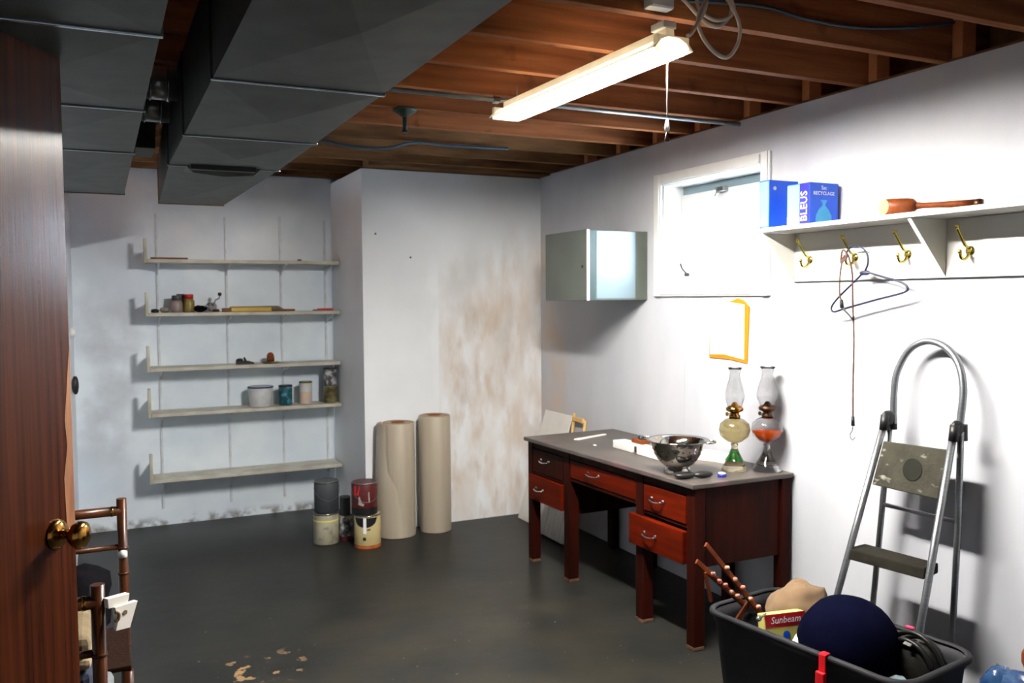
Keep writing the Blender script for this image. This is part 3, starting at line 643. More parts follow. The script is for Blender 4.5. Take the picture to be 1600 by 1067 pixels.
def film_roll(x, y, r, h, label, flap):
    root = empty('film_roll', (x, y, 0), label, 'plastic roll', 'rolls of plastic film against the wall')
    b = MB(); b.lathe([(r*0.985, 0.0005), (r, 0.01), (r*1.005, h*0.5), (r*0.99, h-0.004), (r*0.97, h), (r*0.5, h-0.002)], (x, y, 0), seg=40, caps=False); build(b, 'film', M_roll, root)
    b = MB(); b.lathe([(r*0.97, h-0.002), (r*0.92, h+0.002), (r*0.45, h+0.001), (r*0.40, h-0.05)], (x, y, 0), seg=40, caps=False); build(b, 'film_edge', M_rollend, root)
    b = MB(); b.lathe([(r*0.40, 0.01), (r*0.40, h+0.004), (r*0.35, h+0.004), (r*0.35, 0.01)], (x, y, 0), seg=24, caps=False); build(b, 'cardboard_core', M_core, root)
    if flap:
        b = MB(); vv = []; FF = []; n = 14; K = 12
        for j in range(K+1):
            t = j/K; z_ = 0.004+t*(h-0.01)
            reach = -0.55+0.10*math.sin(t*3)+(0.35*(1-t)**1.2 if t < 0.5 else 0.0)
            reach = 0.35-1.05*t if t < 0.42 else -0.10-0.62*min(1, (t-0.42)/0.2)
            reach += 0.05*math.sin(t*31)
            for i in range(n+1):
                reach_ = reach-0.30; a = -2.6+(reach_+2.6)*i/n
                rr_ = r+0.010+0.042*math.cos(PI/2*i/n)*(0.8+0.2*math.sin(4*t))
                vv.append((x+rr_*math.sin(a), y-rr_*math.cos(a), z_))
        for j in range(K):
            for i in range(n): FF.append((j*(n+1)+i, j*(n+1)+i+1, (j+1)*(n+1)+i+1, (j+1)*(n+1)+i))
        b.quad_mesh(vv, FF, None, True); build(b, 'loose_flap', M_roll, root)
film_roll(1.790, 5.565, 0.112, 0.765, 'roll of clear film with a loose torn flap, left of the two', True)
film_roll(2.055, 5.575, 0.110, 0.795, 'taller tidy roll of clear film, right of the two', False)

# ================================================================== CABINET
cb = empty('wall_cabinet', (2.735, 4.55, 1.578), 'grey green metal cabinet on the wall left of the window', 'cabinet')
b = MB(); b.box(2.545, 2.949, 4.315, 4.80, 1.580, 1.985, None, 0.003); build(b, 'body', M_cab, cb)
b = MB(); b.box(2.520, 2.541, 4.300, 4.806, 1.578, 1.988, None, 0.003); dr = build(b, 'door', M_cab, cb)
b = MB(); b.lathe([(0.008,0),(0.009,0.003),(0.004,0.006)], (2.520, 4.345, 1.775), axis=Matrix.Rotation(-PI/2, 3, 'Y'), seg=12); build(b, 'lock', M_brass, dr)
b = MB(); b.box(2.522, 2.539, 4.2965, 4.2998, 1.58, 1.986); build(b, 'door_edge_trim', M_gloss_white, dr)
b = MB(); b.box(2.542, 2.592, 4.3125, 4.3155, 1.582, 1.984); build(b, 'gap_shade_strip', M_cabdark, cb)  # shade in the gap behind the door, painted as a dark strip
b = MB(); b.box(2.594, 2.860, 4.3105, 4.3148, 1.590, 1.980, None, 0.001); build(b, 'side_panel', M_cabside, cb)  # lamplit side painted as a paler face
b = MB(); b.box(2.76, 2.84, 4.36, 4.42, 1.9855, 1.993, None, 0.002); build(b, 'wood_scrap', M_orangewood, cat='scrap', label='small brown scrap lying on top of the wall cabinet')

# ================================================================== COAT RACK
rk = empty('coat_rack', (2.85, 2.3, 1.665), 'white wall rack with a shelf and brass hooks beside the window', 'coat rack')
b = MB(); b.box(2.725, 2.949, 1.30, 3.085, 1.888, 1.907, None, 0.003); build(b, 'shelf_board', M_rack, rk)
b = MB(); b.box(2.932, 2.949, 1.30, 3.105, 1.665, 1.887, None, 0.002); build(b, 'back_board', M_rack, rk)
for y in (3.095, 2.295, 1.50):
    b = MB(); b.prism([(2.931, 1.668), (2.931, 1.887), (2.735, 1.887)], 'y', y-0.009, y+0.009); build(b, 'bracket', M_rack, rk)
for y in (2.99, 2.73, 2.46, 2.185, 1.8):
    zc = 1.762
    b = MB(); b.lathe([(0.018,0),(0.018,0.004),(0.008,0.008)], (2.932, y, zc), axis=Matrix.Rotation(-PI/2, 3, 'Y'), seg=14)
    b.tube(catmull([(2.928, y, zc+0.010), (2.905, y, zc+0.020), (2.885, y, zc+0.045), (2.868, y, zc+0.068), (2.858, y, zc+0.082)], 4), [0.006]*17, seg=8)
    b.ball((2.856, y, zc+0.086), 0.010, seg=10)
    b.tube(catmull([(2.928, y, zc-0.008), (2.908, y, zc-0.030), (2.885, y, zc-0.028), (2.876, y, zc-0.008)], 4), 0.006, seg=8)
    b.ball((2.875, y, zc-0.004), 0.009, seg=10)
    build(b, 'hook', M_brass2, rk)
# blue bag cartons
bx = empty('bag_carton', (2.835, 3.095, 1.908), 'blue carton at the left end of the rack shelf, behind the other', 'carton')
b = MB(); b.box(2.752, 2.925, 3.062, 3.128, 1.9075, 2.125, None, 0.002); build(b, 'box', M_blue, bx)
b = MB(); b.box(2.7505, 2.7519, 3.066, 3.122, 1.915, 2.118); build(b, 'side_sheen', M_blueL, bx)
b = MB(); b.lathe([(0.010,0),(0.010,0.0008)], (2.7503, 3.095, 1.945), axis=Matrix.Rotation(-PI/2, 3, 'Y'), seg=16); b.lathe([(0.009,0),(0.009,0.0008)], (2.785, 3.0618, 2.088), axis=Matrix.Rotation(PI/2, 3, 'X'), seg=16); build(b, 'white_spot', M_white, bx)
bx = empty('bag_carton', (2.84, 2.89, 1.908), 'blue carton with a painted light blue sheen and white letters, nearer the mallet', 'carton')
b = MB(); b.box(2.760, 2.925, 2.822, 2.955, 1.9075, 2.086, None, 0.002); build(b, 'box', M_blue, bx)
b = MB(); b.box(2.7585, 2.7598, 2.880, 2.953, 1.945, 2.082); build(b, 'light_side_sheen', M_blueL, bx)
b = MB(); b.box(2.7585, 2.7598, 2.880, 2.953, 1.910, 1.944); build(b, 'white_side_print', M_white, bx)
b = MB(); b.box(2.7583, 2.7598, 2.8235, 2.8795, 1.910, 2.084); build(b, 'navy_strip', M_navy, bx)
RX = Matrix(((0,0,-1,0),(-1,0,0,0),(0,1,0,0),(0,0,0,1)))   # text facing -x
b = MB(); b.text('BLEUS', 0.055, Matrix.Translation((2.7580, 2.852, 1.986)) @ RX @ Matrix.Rotation(PI/2, 4, 'Z') @ Matrix.Scale(0.88, 4, (1,0,0)), None, 0.0004); build(b, 'lettering', M_white, bx)
RY = Matrix(((1,0,0,0),(0,0,-1,0),(0,1,0,0),(0,0,0,1)))    # text facing -y
b = MB(); b.text('Sac', 0.024, Matrix.Translation((2.842, 2.8212, 2.064)) @ RY, None, 0.0004); b.text('RECYCLAGE', 0.022, Matrix.Translation((2.842, 2.8212, 2.040)) @ RY, None, 0.0004); build(b, 'small_lettering', M_white, bx)
b = MB(); b.prism([(2.795,1.915),(2.888,1.915),(2.886,1.945),(2.870,1.970),(2.850,1.988),(2.852,1.998),(2.862,2.012),(2.822,2.012),(2.833,1.998),(2.834,1.988),(2.812,1.970),(2.797,1.945)], 'y', 2.8212, 2.8222); build(b, 'bag_picture', M_cyan, bx)
# mallet
ml = empty('wooden_mallet', (2.82, 2.28, 1.908), 'turned wooden mallet lying on the white rack shelf', 'mallet')
m0 = Vector((2.752, 2.425, 1.9395)); md = (Vector((2.905, 2.120, 1.932))-m0).normalized(); ms_ = Vector((md.y, -md.x, 0)).normalized(); mu = md.cross(ms_)
def mring(r_, t_, cut=0.0): return [m0+md*(t_+cut*r_*math.cos(2*PI*k/24))+ms_*r_*math.cos(2*PI*k/24)+mu*r_*math.sin(2*PI*k/24) for k in range(24)]
CT = 0.9 if ms_.x > 0 else -0.9
b = MB(); b.ring_loft([mring(0.0300, 0.0, -CT), mring(0.031, 0.03, -CT*0.5), mring(0.031, 0.085), mring(0.027, 0.108), mring(0.016, 0.118)], None, True, True); hd = build(b, 'head', M_orangewood, ml)
b = MB(); b.ring_loft([mring(0.0296, -0.0015, -CT), mring(0.0290, -0.0005, -CT)], None, True, False); build(b, 'end_grain', M_endgrain, hd)
b = MB(); b.ring_loft([mring(0.015, 0.112), mring(0.0105, 0.14), mring(0.0105, 0.19), mring(0.0135, 0.27), mring(0.0145, 0.315)], None, True, True); build(b, 'handle', M_orangewood, ml)
b = MB(); b.ring_loft([mring(0.0150, 0.315), mring(0.0165, 0.333), mring(0.012, 0.345)], None, True, True); build(b, 'pommel', M_burner, ml)
# hanger and cords
hg = empty('coat_hanger', (2.885, 2.62, 1.53), 'dark blue coat hanger hanging from the second hook', 'hanger')
out = [(2.885, 2.631, 1.698), (2.885, 2.546, 1.675), (2.885, 2.451, 1.65), (2.885, 2.421, 1.629), (2.885, 2.438, 1.609), (2.885, 2.57, 1.581), (2.885, 2.738, 1.543), (2.885, 2.799, 1.528), (2.885, 2.814, 1.548), (2.885, 2.775, 1.59), (2.885, 2.705, 1.644), (2.885, 2.638, 1.696)]
b = MB(); b.tube(catmull(out, 4), 0.0048, seg=8); build(b, 'body', M_hanger, hg)
b = MB(); b.tube(catmull([(2.885, 2.634, 1.698), (2.885, 2.618, 1.73), (2.885, 2.622, 1.767), (2.885, 2.646, 1.795), (2.884, 2.685, 1.805), (2.883, 2.715, 1.80), (2.883, 2.735, 1.775)], 4), 0.0045, seg=8); build(b, 'hanger_hook', M_hanger, hg)
b = MB(); b.ball((2.885, 2.633, 1.692), (0.010, 0.030, 0.012), seg=12); build(b, 'web', M_hanger, hg)
bc = empty('bungee_cord', (2.876, 2.70, 0.98), 'long brown elastic cord hanging straight from the second hook', 'cord', 'elastic cords on the hook')
b = MB(); b.tube(catmull([(2.872, 2.715, 1.772), (2.866, 2.70, 1.755), (2.868, 2.684, 1.684), (2.869, 2.680, 1.549), (2.872, 2.674, 1.413), (2.874, 2.678, 1.223), (2.876, 2.678, 1.075)]), 0.0040, seg=8); build(b, 'cord', M_cord, bc)
b = MB(); b.tube([(2.876, 2.678, 1.085), (2.876, 2.677, 1.045)], [0.007, 0.008], seg=10); build(b, 'ferrule', M_dark, bc)
b = MB(); b.tube(catmull([(2.876, 2.677, 1.045), (2.876, 2.68, 1.025), (2.876, 2.692, 1.004), (2.876, 2.680, 0.984), (2.876, 2.662, 1.0)], 4), 0.0024, seg=6); build(b, 'metal_hook', M_chrome, bc)
bc = empty('bungee_cord', (2.86, 2.70, 1.50), 'short brown elastic cord looped beside the hanger', 'cord', 'elastic cords on the hook')
b = MB(); b.tube(catmull([(2.868, 2.728, 1.770), (2.856, 2.728, 1.745), (2.858, 2.742, 1.68), (2.86, 2.745, 1.61), (2.86, 2.735, 1.575)]), 0.0036, seg=8)
b.tube(catmull([(2.866, 2.715, 1.775), (2.856, 2.715, 1.755), (2.86, 2.738, 1.738), (2.862, 2.734, 1.79), (2.858, 2.705, 1.775), (2.857, 2.712, 1.745)]), 0.0045, seg=8); build(b, 'cord', M_cord, bc)
b = MB(); b.tube([(2.86, 2.735, 1.58), (2.86, 2.730, 1.545)], [0.008, 0.009], seg=10); build(b, 'ferrule', M_dark, bc)
b = MB(); b.tube(catmull([(2.86, 2.73, 1.547), (2.86, 2.715, 1.535), (2.86, 2.69, 1.515), (2.86, 2.672, 1.50), (2.86, 2.665, 1.512)], 4), 0.004, seg=6); build(b, 'metal_hook', M_dark, bc)
# notice
nt_ = empty('wall_notice', (2.945, 3.56, 1.26), 'white paper with an orange envelope behind it, pinned under the window', 'paper')
b = MB(); b.prism([(3.455,1.578),(3.50,1.588),(3.545,1.575),(3.72,1.555),(3.725,1.272),(3.56,1.272),(3.425,1.258),(3.412,1.545)], 'x', 2.9425, 2.9465); build(b, 'envelope', M_env, nt_)
b = MB(); b.prism([(3.445,1.555),(3.56,1.568),(3.716,1.560),(3.712,1.290),(3.60,1.296),(3.446,1.278)], 'x', 2.9385, 2.9415); build(b, 'sheet', M_paper, nt_)
b = MB()
for (y, z_, l, h) in ((3.70,1.515,0.006,0.05),(3.535,1.52,0.008,0.07),(3.60,1.535,0.02,0.008),(3.45,1.53,0.02,0.006),(3.66,1.462,0.05,0.005),(3.63,1.448,0.04,0.007),(3.65,1.39,0.04,0.004),(3.50,1.38,0.03,0.004),(3.56,1.302,0.06,0.005)):
    b.box(2.9378, 2.9384, y-l/2, y+l/2, z_-h/2, z_+h/2)
build(b, 'pencil_marks', M_pencil, nt_, kind='stuff')

# ================================================================== LEANING BOARDS IN THE CORNER
b = MB()
def lean(y0, y1, h, th, xb, xt, m, name, lab, cat, segs=1, flute=0.0):
    d = Vector((xt-xb, 0, h)).normalized(); n = Vector((-d.z, 0, d.x)); ln = math.hypot(xt-xb, h)
    b = MB(); R_ = Matrix(((n.x, 0, d.x), (0, 1, 0), (n.z, 0, d.z)))
    b.obox(Vector((xb, (y0+y1)/2, 0.0015))+d*ln/2-n*th/2, (th, y1-y0, ln), R_, None, 0.002)
    return build(b, name, m, cat=cat, label=lab), d, n, ln
lean(5.21, 5.60, 0.775, 0.012, 2.70, 2.932, M_board, 'leaning_board', 'white board leaning in the corner behind the desk', 'board')
root = empty('corrugated_board', (2.72, 5.02, 0), 'white fluted board leaning behind the far legs of the desk', 'board')
for i in range(8):
    y = 4.83+i*0.050
    b = MB(); b.tube([(2.645, y, 0.012), (2.785, y, 0.50)], 0.024, seg=10); build(b, 'flute', M_board, root)
wf = empty('wood_frame_piece', (2.86, 5.10, 0), 'pale pine frame leaning behind the far end of the desk', 'frame')
for y in (5.02, 5.17):
    b = MB(); b.tube([(2.84, y, 0.012), (2.93, y, 0.80 if y > 5.1 else 0.765)], 0.012, seg=4); build(b, 'upright', M_pine, wf)
b = MB(); b.obox((2.918, 5.095, 0.765), (0.018, 0.14, 0.026), 0); build(b, 'rail', M_pine, wf)

# ================================================================== DESK
dk = empty('wooden_desk', (2.62, 3.86, 0), 'dark red wooden pedestal desk against the right wall', 'desk')
def fx(y): return 2.370-0.035*(y-3.10)      # front plane of the carcass
# desktop
b = MB(); zt = 0.762
b.quad_mesh([(2.352,3.088,zt),(2.942,3.088,zt),(2.925,4.66,zt),(2.278,4.64,zt),(2.352,3.088,zt-0.022),(2.942,3.088,zt-0.022),(2.925,4.66,zt-0.022),(2.278,4.64,zt-0.022)],
            [(0,1,2,3),(7,6,5,4),(0,4,5,1),(1,5,6,2),(2,6,7,3),(3,7,4,0)])
bmesh.ops.bevel(b.bm, geom=list(b.bm.edges), offset=0.004, segments=2, affect='EDGES', profile=0.5)
build(b, 'desktop', M_desktop, dk)
def fbox(y0, y1, z0, z1, dep0, dep1, name, m, lab=None, bev=0.003, par=None):
    b = MB(); xs0, xs1 = fx(y0), fx(y1)
    v = []
    for z_ in (z0, z1): v += [(xs0+dep0, y0, z_), (xs0+dep1, y0, z_), (xs1+dep1, y1, z_), (xs1+dep0, y1, z_)]
    b.quad_mesh(v, [(3,2,1,0),(4,5,6,7),(0,1,5,4),(1,2,6,5),(2,3,7,6),(3,0,4,7)])
    if bev: bmesh.ops.bevel(b.bm, geom=list(b.bm.edges), offset=bev, segments=2, affect='EDGES', profile=0.5)
    return build(b, name, m, par or dk, lab)
zb = 0.375
# legs (square)
for (y, w, dx) in ((3.125, 0.058, 0.0), (3.515, 0.062, 0.0), (4.205, 0.062, 0.0), (4.628, 0.056, 0.0)):
    b = MB(); x = fx(y)
    b.obox((x+w/2, y, 0.37), (w, w, 0.738), 0, None, 0.003); lg = build(b, 'leg', M_desk, dk)
    b = MB(); b.obox((x+w/2, y, 0.010), (w+0.002, w+0.002, 0.018), 0, None, 0.003); build(b, 'scuffed_foot', M_foot, lg)
for (y, w) in ((3.125, 0.055), (3.515, 0.05), (4.205, 0.05), (4.628, 0.055)):
    b = MB(); b.obox((2.905, y, 0.37), (w, w, 0.738), 0, None, 0.003); build(b, 'leg', M_desk, dk)
# side panels, back panel, pedestal bodies
b = MB(); b.box(2.43, 2.877, 3.112, 3.130, 0.372, 0.739, None, 0.002); build(b, 'side_panel', M_desk, dk)
b = MB(); b.box(2.36, 2.877, 4.612, 4.63, 0.38, 0.739, None, 0.002); build(b, 'side_panel', M_desk, dk)
b = MB(); b.box(2.40, 2.88, 4.20, 4.215, 0.375, 0.739); build(b, 'inner_panel', M_desk, dk)
b = MB(); b.box(2.40, 2.88, 3.50, 3.515, 0.375, 0.739); build(b, 'inner_panel', M_desk, dk)
b = MB(); b.box(2.895, 2.91, 3.15, 4.60, 0.375, 0.739); build(b, 'back_panel', M_desk, dk)
for y0, y1 in ((3.157, 3.484), (4.236, 4.60)):
    b = MB(); b.box(2.385, 2.89, y0, y1, 0.377, 0.39); build(b, 'bottom_panel', M_desk, dk)
fbox(3.15, 4.60, 0.700, 0.740, 0.004, 0.02, 'top_rail', M_desk)
fbox(3.155, 3.484, 0.548, 0.562, 0.006, 0.03, 'divider_rail', M_desk)
fbox(4.237, 4.60, 0.543, 0.556, 0.006, 0.03, 'divider_rail', M_desk)
fbox(3.548, 4.172, 0.575, 0.592, 0.006, 0.03, 'drawer_rail', M_desk)
def handle(y, z_, x, par, wide=0.045, tilt=0.0):
    b = MB(); b.tube(catmull([(x-0.001, y+wide, z_+0.004), (x-0.018, y+wide*0.9, z_-0.001), (x-0.024, y, z_-0.006), (x-0.018, y-wide*0.9, z_-0.001), (x-0.001, y-wide, z_+0.004)], 4), 0.0045, seg=8)
    for s in (-1, 1): b.lathe([(0.010,0),(0.010,0.003),(0.006,0.006)], (x, y+s*wide, z_+0.004), axis=Matrix.Rotation(-PI/2, 3, 'Y'), seg=12)
    build(b, 'drawer_pull', M_chrome, par)
d = fbox(3.160, 3.478, 0.566, 0.694, 0.000, 0.022, 'drawer', M_drawer); handle(3.37, 0.632, fx(3.37), d)
d = fbox(3.156, 3.576, 0.384, 0.534, -0.020, 0.012, 'drawer', M_drawer, 'brighter red drawer pulled slightly out'); handle(3.40, 0.46, fx(3.40)-0.020, d)
d = fbox(3.552, 4.168, 0.596, 0.696, 0.002, 0.022, 'drawer', M_drawer); handle(3.93, 0.652, fx(3.93)+0.002, d, 0.055)
d = fbox(4.242, 4.595, 0.560, 0.696, 0.002, 0.022, 'drawer', M_desk, 'dark drawer front'); handle(4.45, 0.638, fx(4.45)+0.002, d)
d = fbox(4.242, 4.630, 0.390, 0.538, -0.012, 0.014, 'drawer', M_drawer); handle(4.49, 0.465, fx(4.49)-0.012, d)
ZT = zt+0.0006

# things on the desk
b = MB(); b.prism([(2.492,4.40),(2.510,4.372),(2.752,4.462),(2.742,4.476)], 'z', ZT, ZT+0.006); build(b, 'paper_ruler', M_paper, cat='ruler', label='long white paper strip at the far end of the desktop')
b = MB(); b.ball((2.492, 4.165, ZT+0.004), (0.010,0.014,0.004), seg=8); build(b, 'crumb', M_white, cat='scrap', label='tiny white scrap on the desktop near the long strip')
pk = empty('white_board', (2.60, 3.75, ZT), 'white painted board with a square notch, left of the colander', 'board')
b = MB(); b.box(2.555, 2.635, 3.50, 3.84, ZT, ZT+0.042, None, 0.003); b.box(2.555, 2.635, 3.885, 4.075, ZT, ZT+0.042, None, 0.003); b.box(2.58, 2.635, 3.838, 3.887, ZT, ZT+0.042); build(b, 'plank', M_gloss_white, pk)
b = MB(); b.box(2.570, 2.579, 3.842, 3.883, ZT+0.004, ZT+0.034); build(b, 'notch', M_burner, pk)
b = MB(); b.box(2.600, 2.66, 3.86, 3.96, ZT+0.0425, ZT+0.065, None, 0.004); build(b, 'wood_block', M_orangewood, cat='block', label='small orange wood block on the notched white board')
b = MB(); b.prism([(2.70,3.75),(2.86,3.62),(2.88,3.50),(2.86,3.42),(2.80,3.42),(2.78,3.50),(2.68,3.66)], 'z', ZT, ZT+0.034); build(b, 'white_tray', M_paper, cat='tray', label='curved white cardboard tray right of the colander')
# colander
cx, cy = 2.450, 3.335
cl = empty('colander', (cx, cy, ZT), 'shiny steel colander standing on the desk', 'colander')
b = MB(); b.lathe([(0.062,0.0),(0.066,0.004),(0.055,0.030),(0.053,0.032)], (cx,cy,ZT), seg=36, caps=False); build(b, 'foot_ring', M_steel, cl)
prof = [(0.001,0.028),(0.052,0.030),(0.080,0.052),(0.104,0.085),(0.119,0.122),(0.128,0.150),(0.146,0.158),(0.148,0.162),(0.128,0.156),(0.116,0.124),(0.100,0.088),(0.076,0.056),(0.050,0.036),(0.001,0.034)]
b = MB(); b.lathe(prof, (cx,cy,ZT), seg=48, caps=False); bw = build(b, 'bowl', M_steel, cl)
b = MB()
for ring, (r_, h_, nx) in enumerate(((0.0945,0.070,18),(0.1085,0.094,20),(0.1170,0.116,22))):
    for k in range(nx):
        a = 2*PI*k/nx+ring*0.15; n_ = Vector((math.cos(a), math.sin(a), -0.55)).normalized()
        q = n_.to_track_quat('Z', 'Y').to_matrix()
        b.lathe([(0.0035,-0.001),(0.0035,0.0008)], Vector((cx+r_*math.cos(a), cy+r_*math.sin(a), ZT+h_)), axis=q, seg=8)
build(b, 'holes', M_dark, bw, kind='stuff')
for s, aa in ((1, 2.25), (-1, 2.25+PI)):
    d_ = Vector((math.cos(aa), math.sin(aa), 0)); e_ = Vector((-d_.y, d_.x, 0)); o_ = Vector((cx, cy, ZT+0.158))+d_*0.144
    b = MB(); b.tube(catmull([o_+e_*0.035, o_+e_*0.030+d_*0.025, o_+d_*0.034, o_-e_*0.030+d_*0.025, o_-e_*0.035], 4), 0.0045, seg=8); hd = build(b, 'loop_handle', M_steel, cl)
    if s == 1:
        b = MB(); b.ball(o_+d_*0.034, (0.016,0.016,0.012), seg=12); build(b, 'black_grip', M_dark, hd)
gc = empty('glasses_case', (2.44, 3.20, ZT), 'black two-lobed case in front of the colander', 'case')
b = MB(); b.ball((2.405, 3.215, ZT+0.0165), (0.055,0.028,0.016), rot=Matrix.Rotation(-0.15,3,'Z')); build(b, 'case_half', M_dark, gc)
b = MB(); b.ball((2.490, 3.193, ZT+0.0165), (0.050,0.026,0.016), rot=Matrix.Rotation(-0.15,3,'Z')); build(b, 'case_half', M_dark, gc)
cp = empty('bottle_cap', (2.585, 3.175, ZT), 'blue bottle cap with a white top beside the black case', 'cap')
b = MB(); b.lathe([(0.020,0),(0.0205,0.002),(0.020,0.014)], (2.585,3.175,ZT), seg=20); build(b, 'rim', M_navy, cp)
b = MB(); b.lathe([(0.018,0.0145),(0.016,0.018),(0.002,0.0185)], (2.585,3.175,ZT), seg=20); build(b, 'top', M_white, cp)
# oil lamps
def shell(prof, th=0.003):
    inner = [(max(r-th, 0.0006), h) for r, h in prof][::-1]
    return prof+inner
def oil_lamp(x, y, label, basem, fontm, burnm, oil, k=1.0, br=0.060, chim=0.046):
    r = empty('oil_lamp', (x, y, ZT), label, 'oil lamp', 'glass oil lamps on the desk')
    b = MB(); b.lathe([(br*0.96,0),(br,0.005),(br*0.93,0.018),(br*0.66,0.045),(br*0.44,0.072),(0.017,0.098),(0.014,0.115),(0.018,0.128),(0.004,0.130)], (x,y,ZT), seg=32); build(b, 'base', basem, r)
    f = [(0.012,0.131),(0.040,0.142),(0.066,0.165),(0.074,0.195),(0.068,0.225),(0.045,0.245),(0.025,0.252)]
    b = MB(); b.lathe(shell([(a, h*k) for a, h in f], 0.004), (x,y,ZT), seg=32, caps=False); fo = build(b, 'font', fontm, r)
    if oil:
        b = MB(); b.lathe([(0.010,0.137*k),(0.038,0.148*k),(0.060,0.167*k),(0.0685,0.188*k),(0.0685,0.192*k),(0.001,0.192*k)], (x,y,ZT), seg=32); build(b, 'lamp_oil', M_oil, fo)
    z0 = 0.252*k
    b = MB(); b.lathe([(0.026,z0),(0.028,z0+0.012),(0.020,z0+0.020),(0.022,z0+0.028),(0.040,z0+0.036),(0.042,z0+0.048),(0.034,z0+0.056),(0.018,z0+0.062),(0.010,z0+0.075),(0.003,z0+0.078)], (x,y,ZT), seg=28); bu = build(b, 'burner', burnm, r)
    b = MB(); b.tube([(x-0.02,y-0.005,ZT+z0+0.024),(x-0.055,y-0.012,ZT+z0+0.024)], 0.002, seg=6); b.lathe([(0.010,0),(0.010,0.003)], (x-0.055,y-0.012,ZT+z0+0.024), axis=Matrix.Rotation(-PI/2,3,'Y'), seg=14); build(b, 'wick_knob', burnm, bu)
    c_ = [(0.030,z0+0.046),(0.036,z0+0.065),(chim,z0+0.095),(chim*1.02,z0+0.115),(chim*0.86,z0+0.150),(chim*0.62,z0+0.185),(chim*0.52,z0+0.210),(chim*0.60,z0+0.232),(chim*0.76,z0+0.243)]
    b = MB(); b.lathe(shell(c_, 0.0015), (x,y,ZT), seg=32, caps=False); build(b, 'chimney', M_glass, r, 'clear glass chimney')
oil_lamp(2.735, 3.268, 'oil lamp with a green glass base and brass burner', M_oliveglass, M_oliveglass, M_brass, False)
b = MB(); b.lathe([(0.044,0.046),(0.0285,0.073),(0.0185,0.098),(0.0165,0.098),(0.0262,0.073),(0.0415,0.046)], (2.735,3.268,ZT+0.0012), seg=32, caps=False); build(b, 'green_cone', M_greenglass, bpy.data.objects['oil_lamp'], 'green glass part')
oil_lamp(2.863, 3.186, 'oil lamp with clear glass and orange oil, nearer the camera', M_glass, M_glass, M_burner, True, 1.02, 0.068, 0.050)

# ================================================================== STEP LADDER
def px_(z_): return 2.62+0.187*z_
ld = empty('step_ladder', (2.76, 2.35, 0), 'aluminium two-step folding ladder leaning by the right wall', 'ladder')
def LP(y, z_): return (px_(z_), y, z_)
b = MB(); b.tube([LP(2.622,0.012), LP(2.572,0.388), LP(2.468,1.09)], 0.0135, seg=12); build(b, 'front_leg', M_alu, ld)
b = MB(); b.tube([LP(2.186,0.012), LP(2.176,0.391), LP(2.157,1.10)], 0.0135, seg=12); build(b, 'front_leg', M_alu, ld)
hp = [(2.866,2.462,1.085),(2.866,2.458,1.244),(2.876,2.440,1.325),(2.884,2.395,1.392),(2.888,2.323,1.420),(2.887,2.245,1.400),(2.880,2.185,1.342),(2.868,2.155,1.262),(2.858,2.150,1.19),(2.850,2.156,1.095)]
b = MB(); b.tube(catmull(hp, 5), 0.0135, seg=12); build(b, 'handrail', M_alu, ld)
b = MB(); b.tube([(2.856,2.470,1.085),(2.868,2.51,0.75),(2.880,2.590,0.012)], 0.012, seg=12); build(b, 'rear_leg', M_alu, ld)
b = MB(); b.tube([(2.850,2.148,1.095),(2.862,2.160,0.75),(2.880,2.200,0.012)], 0.012, seg=12); build(b, 'rear_leg', M_alu, ld)
b = MB(); b.tube([(2.868,2.512,0.745),(2.864,2.160,0.752)], 0.009, seg=10); build(b, 'cross_bar', M_alu, ld)
for y, s in ((2.468, 1), (2.155, -1)):
    b = MB(); b.ball((2.842, y, 1.105), (0.034, 0.020, 0.034), seg=14); b.tube([(2.866, y, 1.12), (2.868, y, 1.06)], 0.019, seg=12); b.tube([(2.828, y, 1.12), (2.82, y, 1.06)], 0.018, seg=12); build(b, 'hinge_joint', M_dark, ld)
for P in (LP(2.622,0.0), LP(2.186,0.0), (2.880,2.590,0.0), (2.880,2.200,0.0)):
    b = MB(); b.tube([(P[0],P[1],0.0005), (P[0],P[1],0.03)], 0.018, seg=12); build(b, 'rubber_foot', M_dark, ld)
b = MB()
d_ = Vector((0.187, 0, 1)).normalized(); n_ = Vector((-1, 0, 0.187)).normalized()
def slab(c4, th, m, name, par, bev=0.004, lab=None):
    b = MB(); v = [Vector(c) for c in c4]; w = [q-n_*th for q in v]
    b.quad_mesh([tuple(q) for q in v+w], [(0,1,2,3),(7,6,5,4),(0,4,5,1),(1,5,6,2),(2,6,7,3),(3,7,4,0)])
    bmesh.ops.bevel(b.bm, geom=list(b.bm.edges), offset=bev, segments=2, affect='EDGES', profile=0.5)
    return build(b, name, m, par, lab)
pf = slab([LP(2.462,1.018), LP(2.172,1.027), LP(2.184,0.842), LP(2.486,0.840)], 0.028, M_tread, 'platform', ld, 0.005, 'paint spattered folded platform')
b = MB(); q = n_.to_track_quat('Z','Y').to_matrix(); b.lathe([(0.044,0.0),(0.044,0.0015),(0.040,0.002)], Vector(LP(2.308,0.930)), axis=q, seg=28); build(b, 'round_patch', M_emblem, pf)
b = MB(); b.quad_mesh([(2.712,2.548,0.527),(2.716,2.188,0.547),(2.722,2.188,0.590),(2.720,2.556,0.571),(2.80,2.530,0.545),(2.80,2.190,0.560),(2.80,2.190,0.600),(2.80,2.536,0.585)],
            [(0,1,2,3),(4,7,6,5),(3,2,6,7),(0,4,5,1),(1,5,6,2),(0,3,7,4)])
bmesh.ops.bevel(b.bm, geom=list(b.bm.edges), offset=0.006, segments=2, affect='EDGES', profile=0.5)
build(b, 'lower_step', M_treadD, ld)

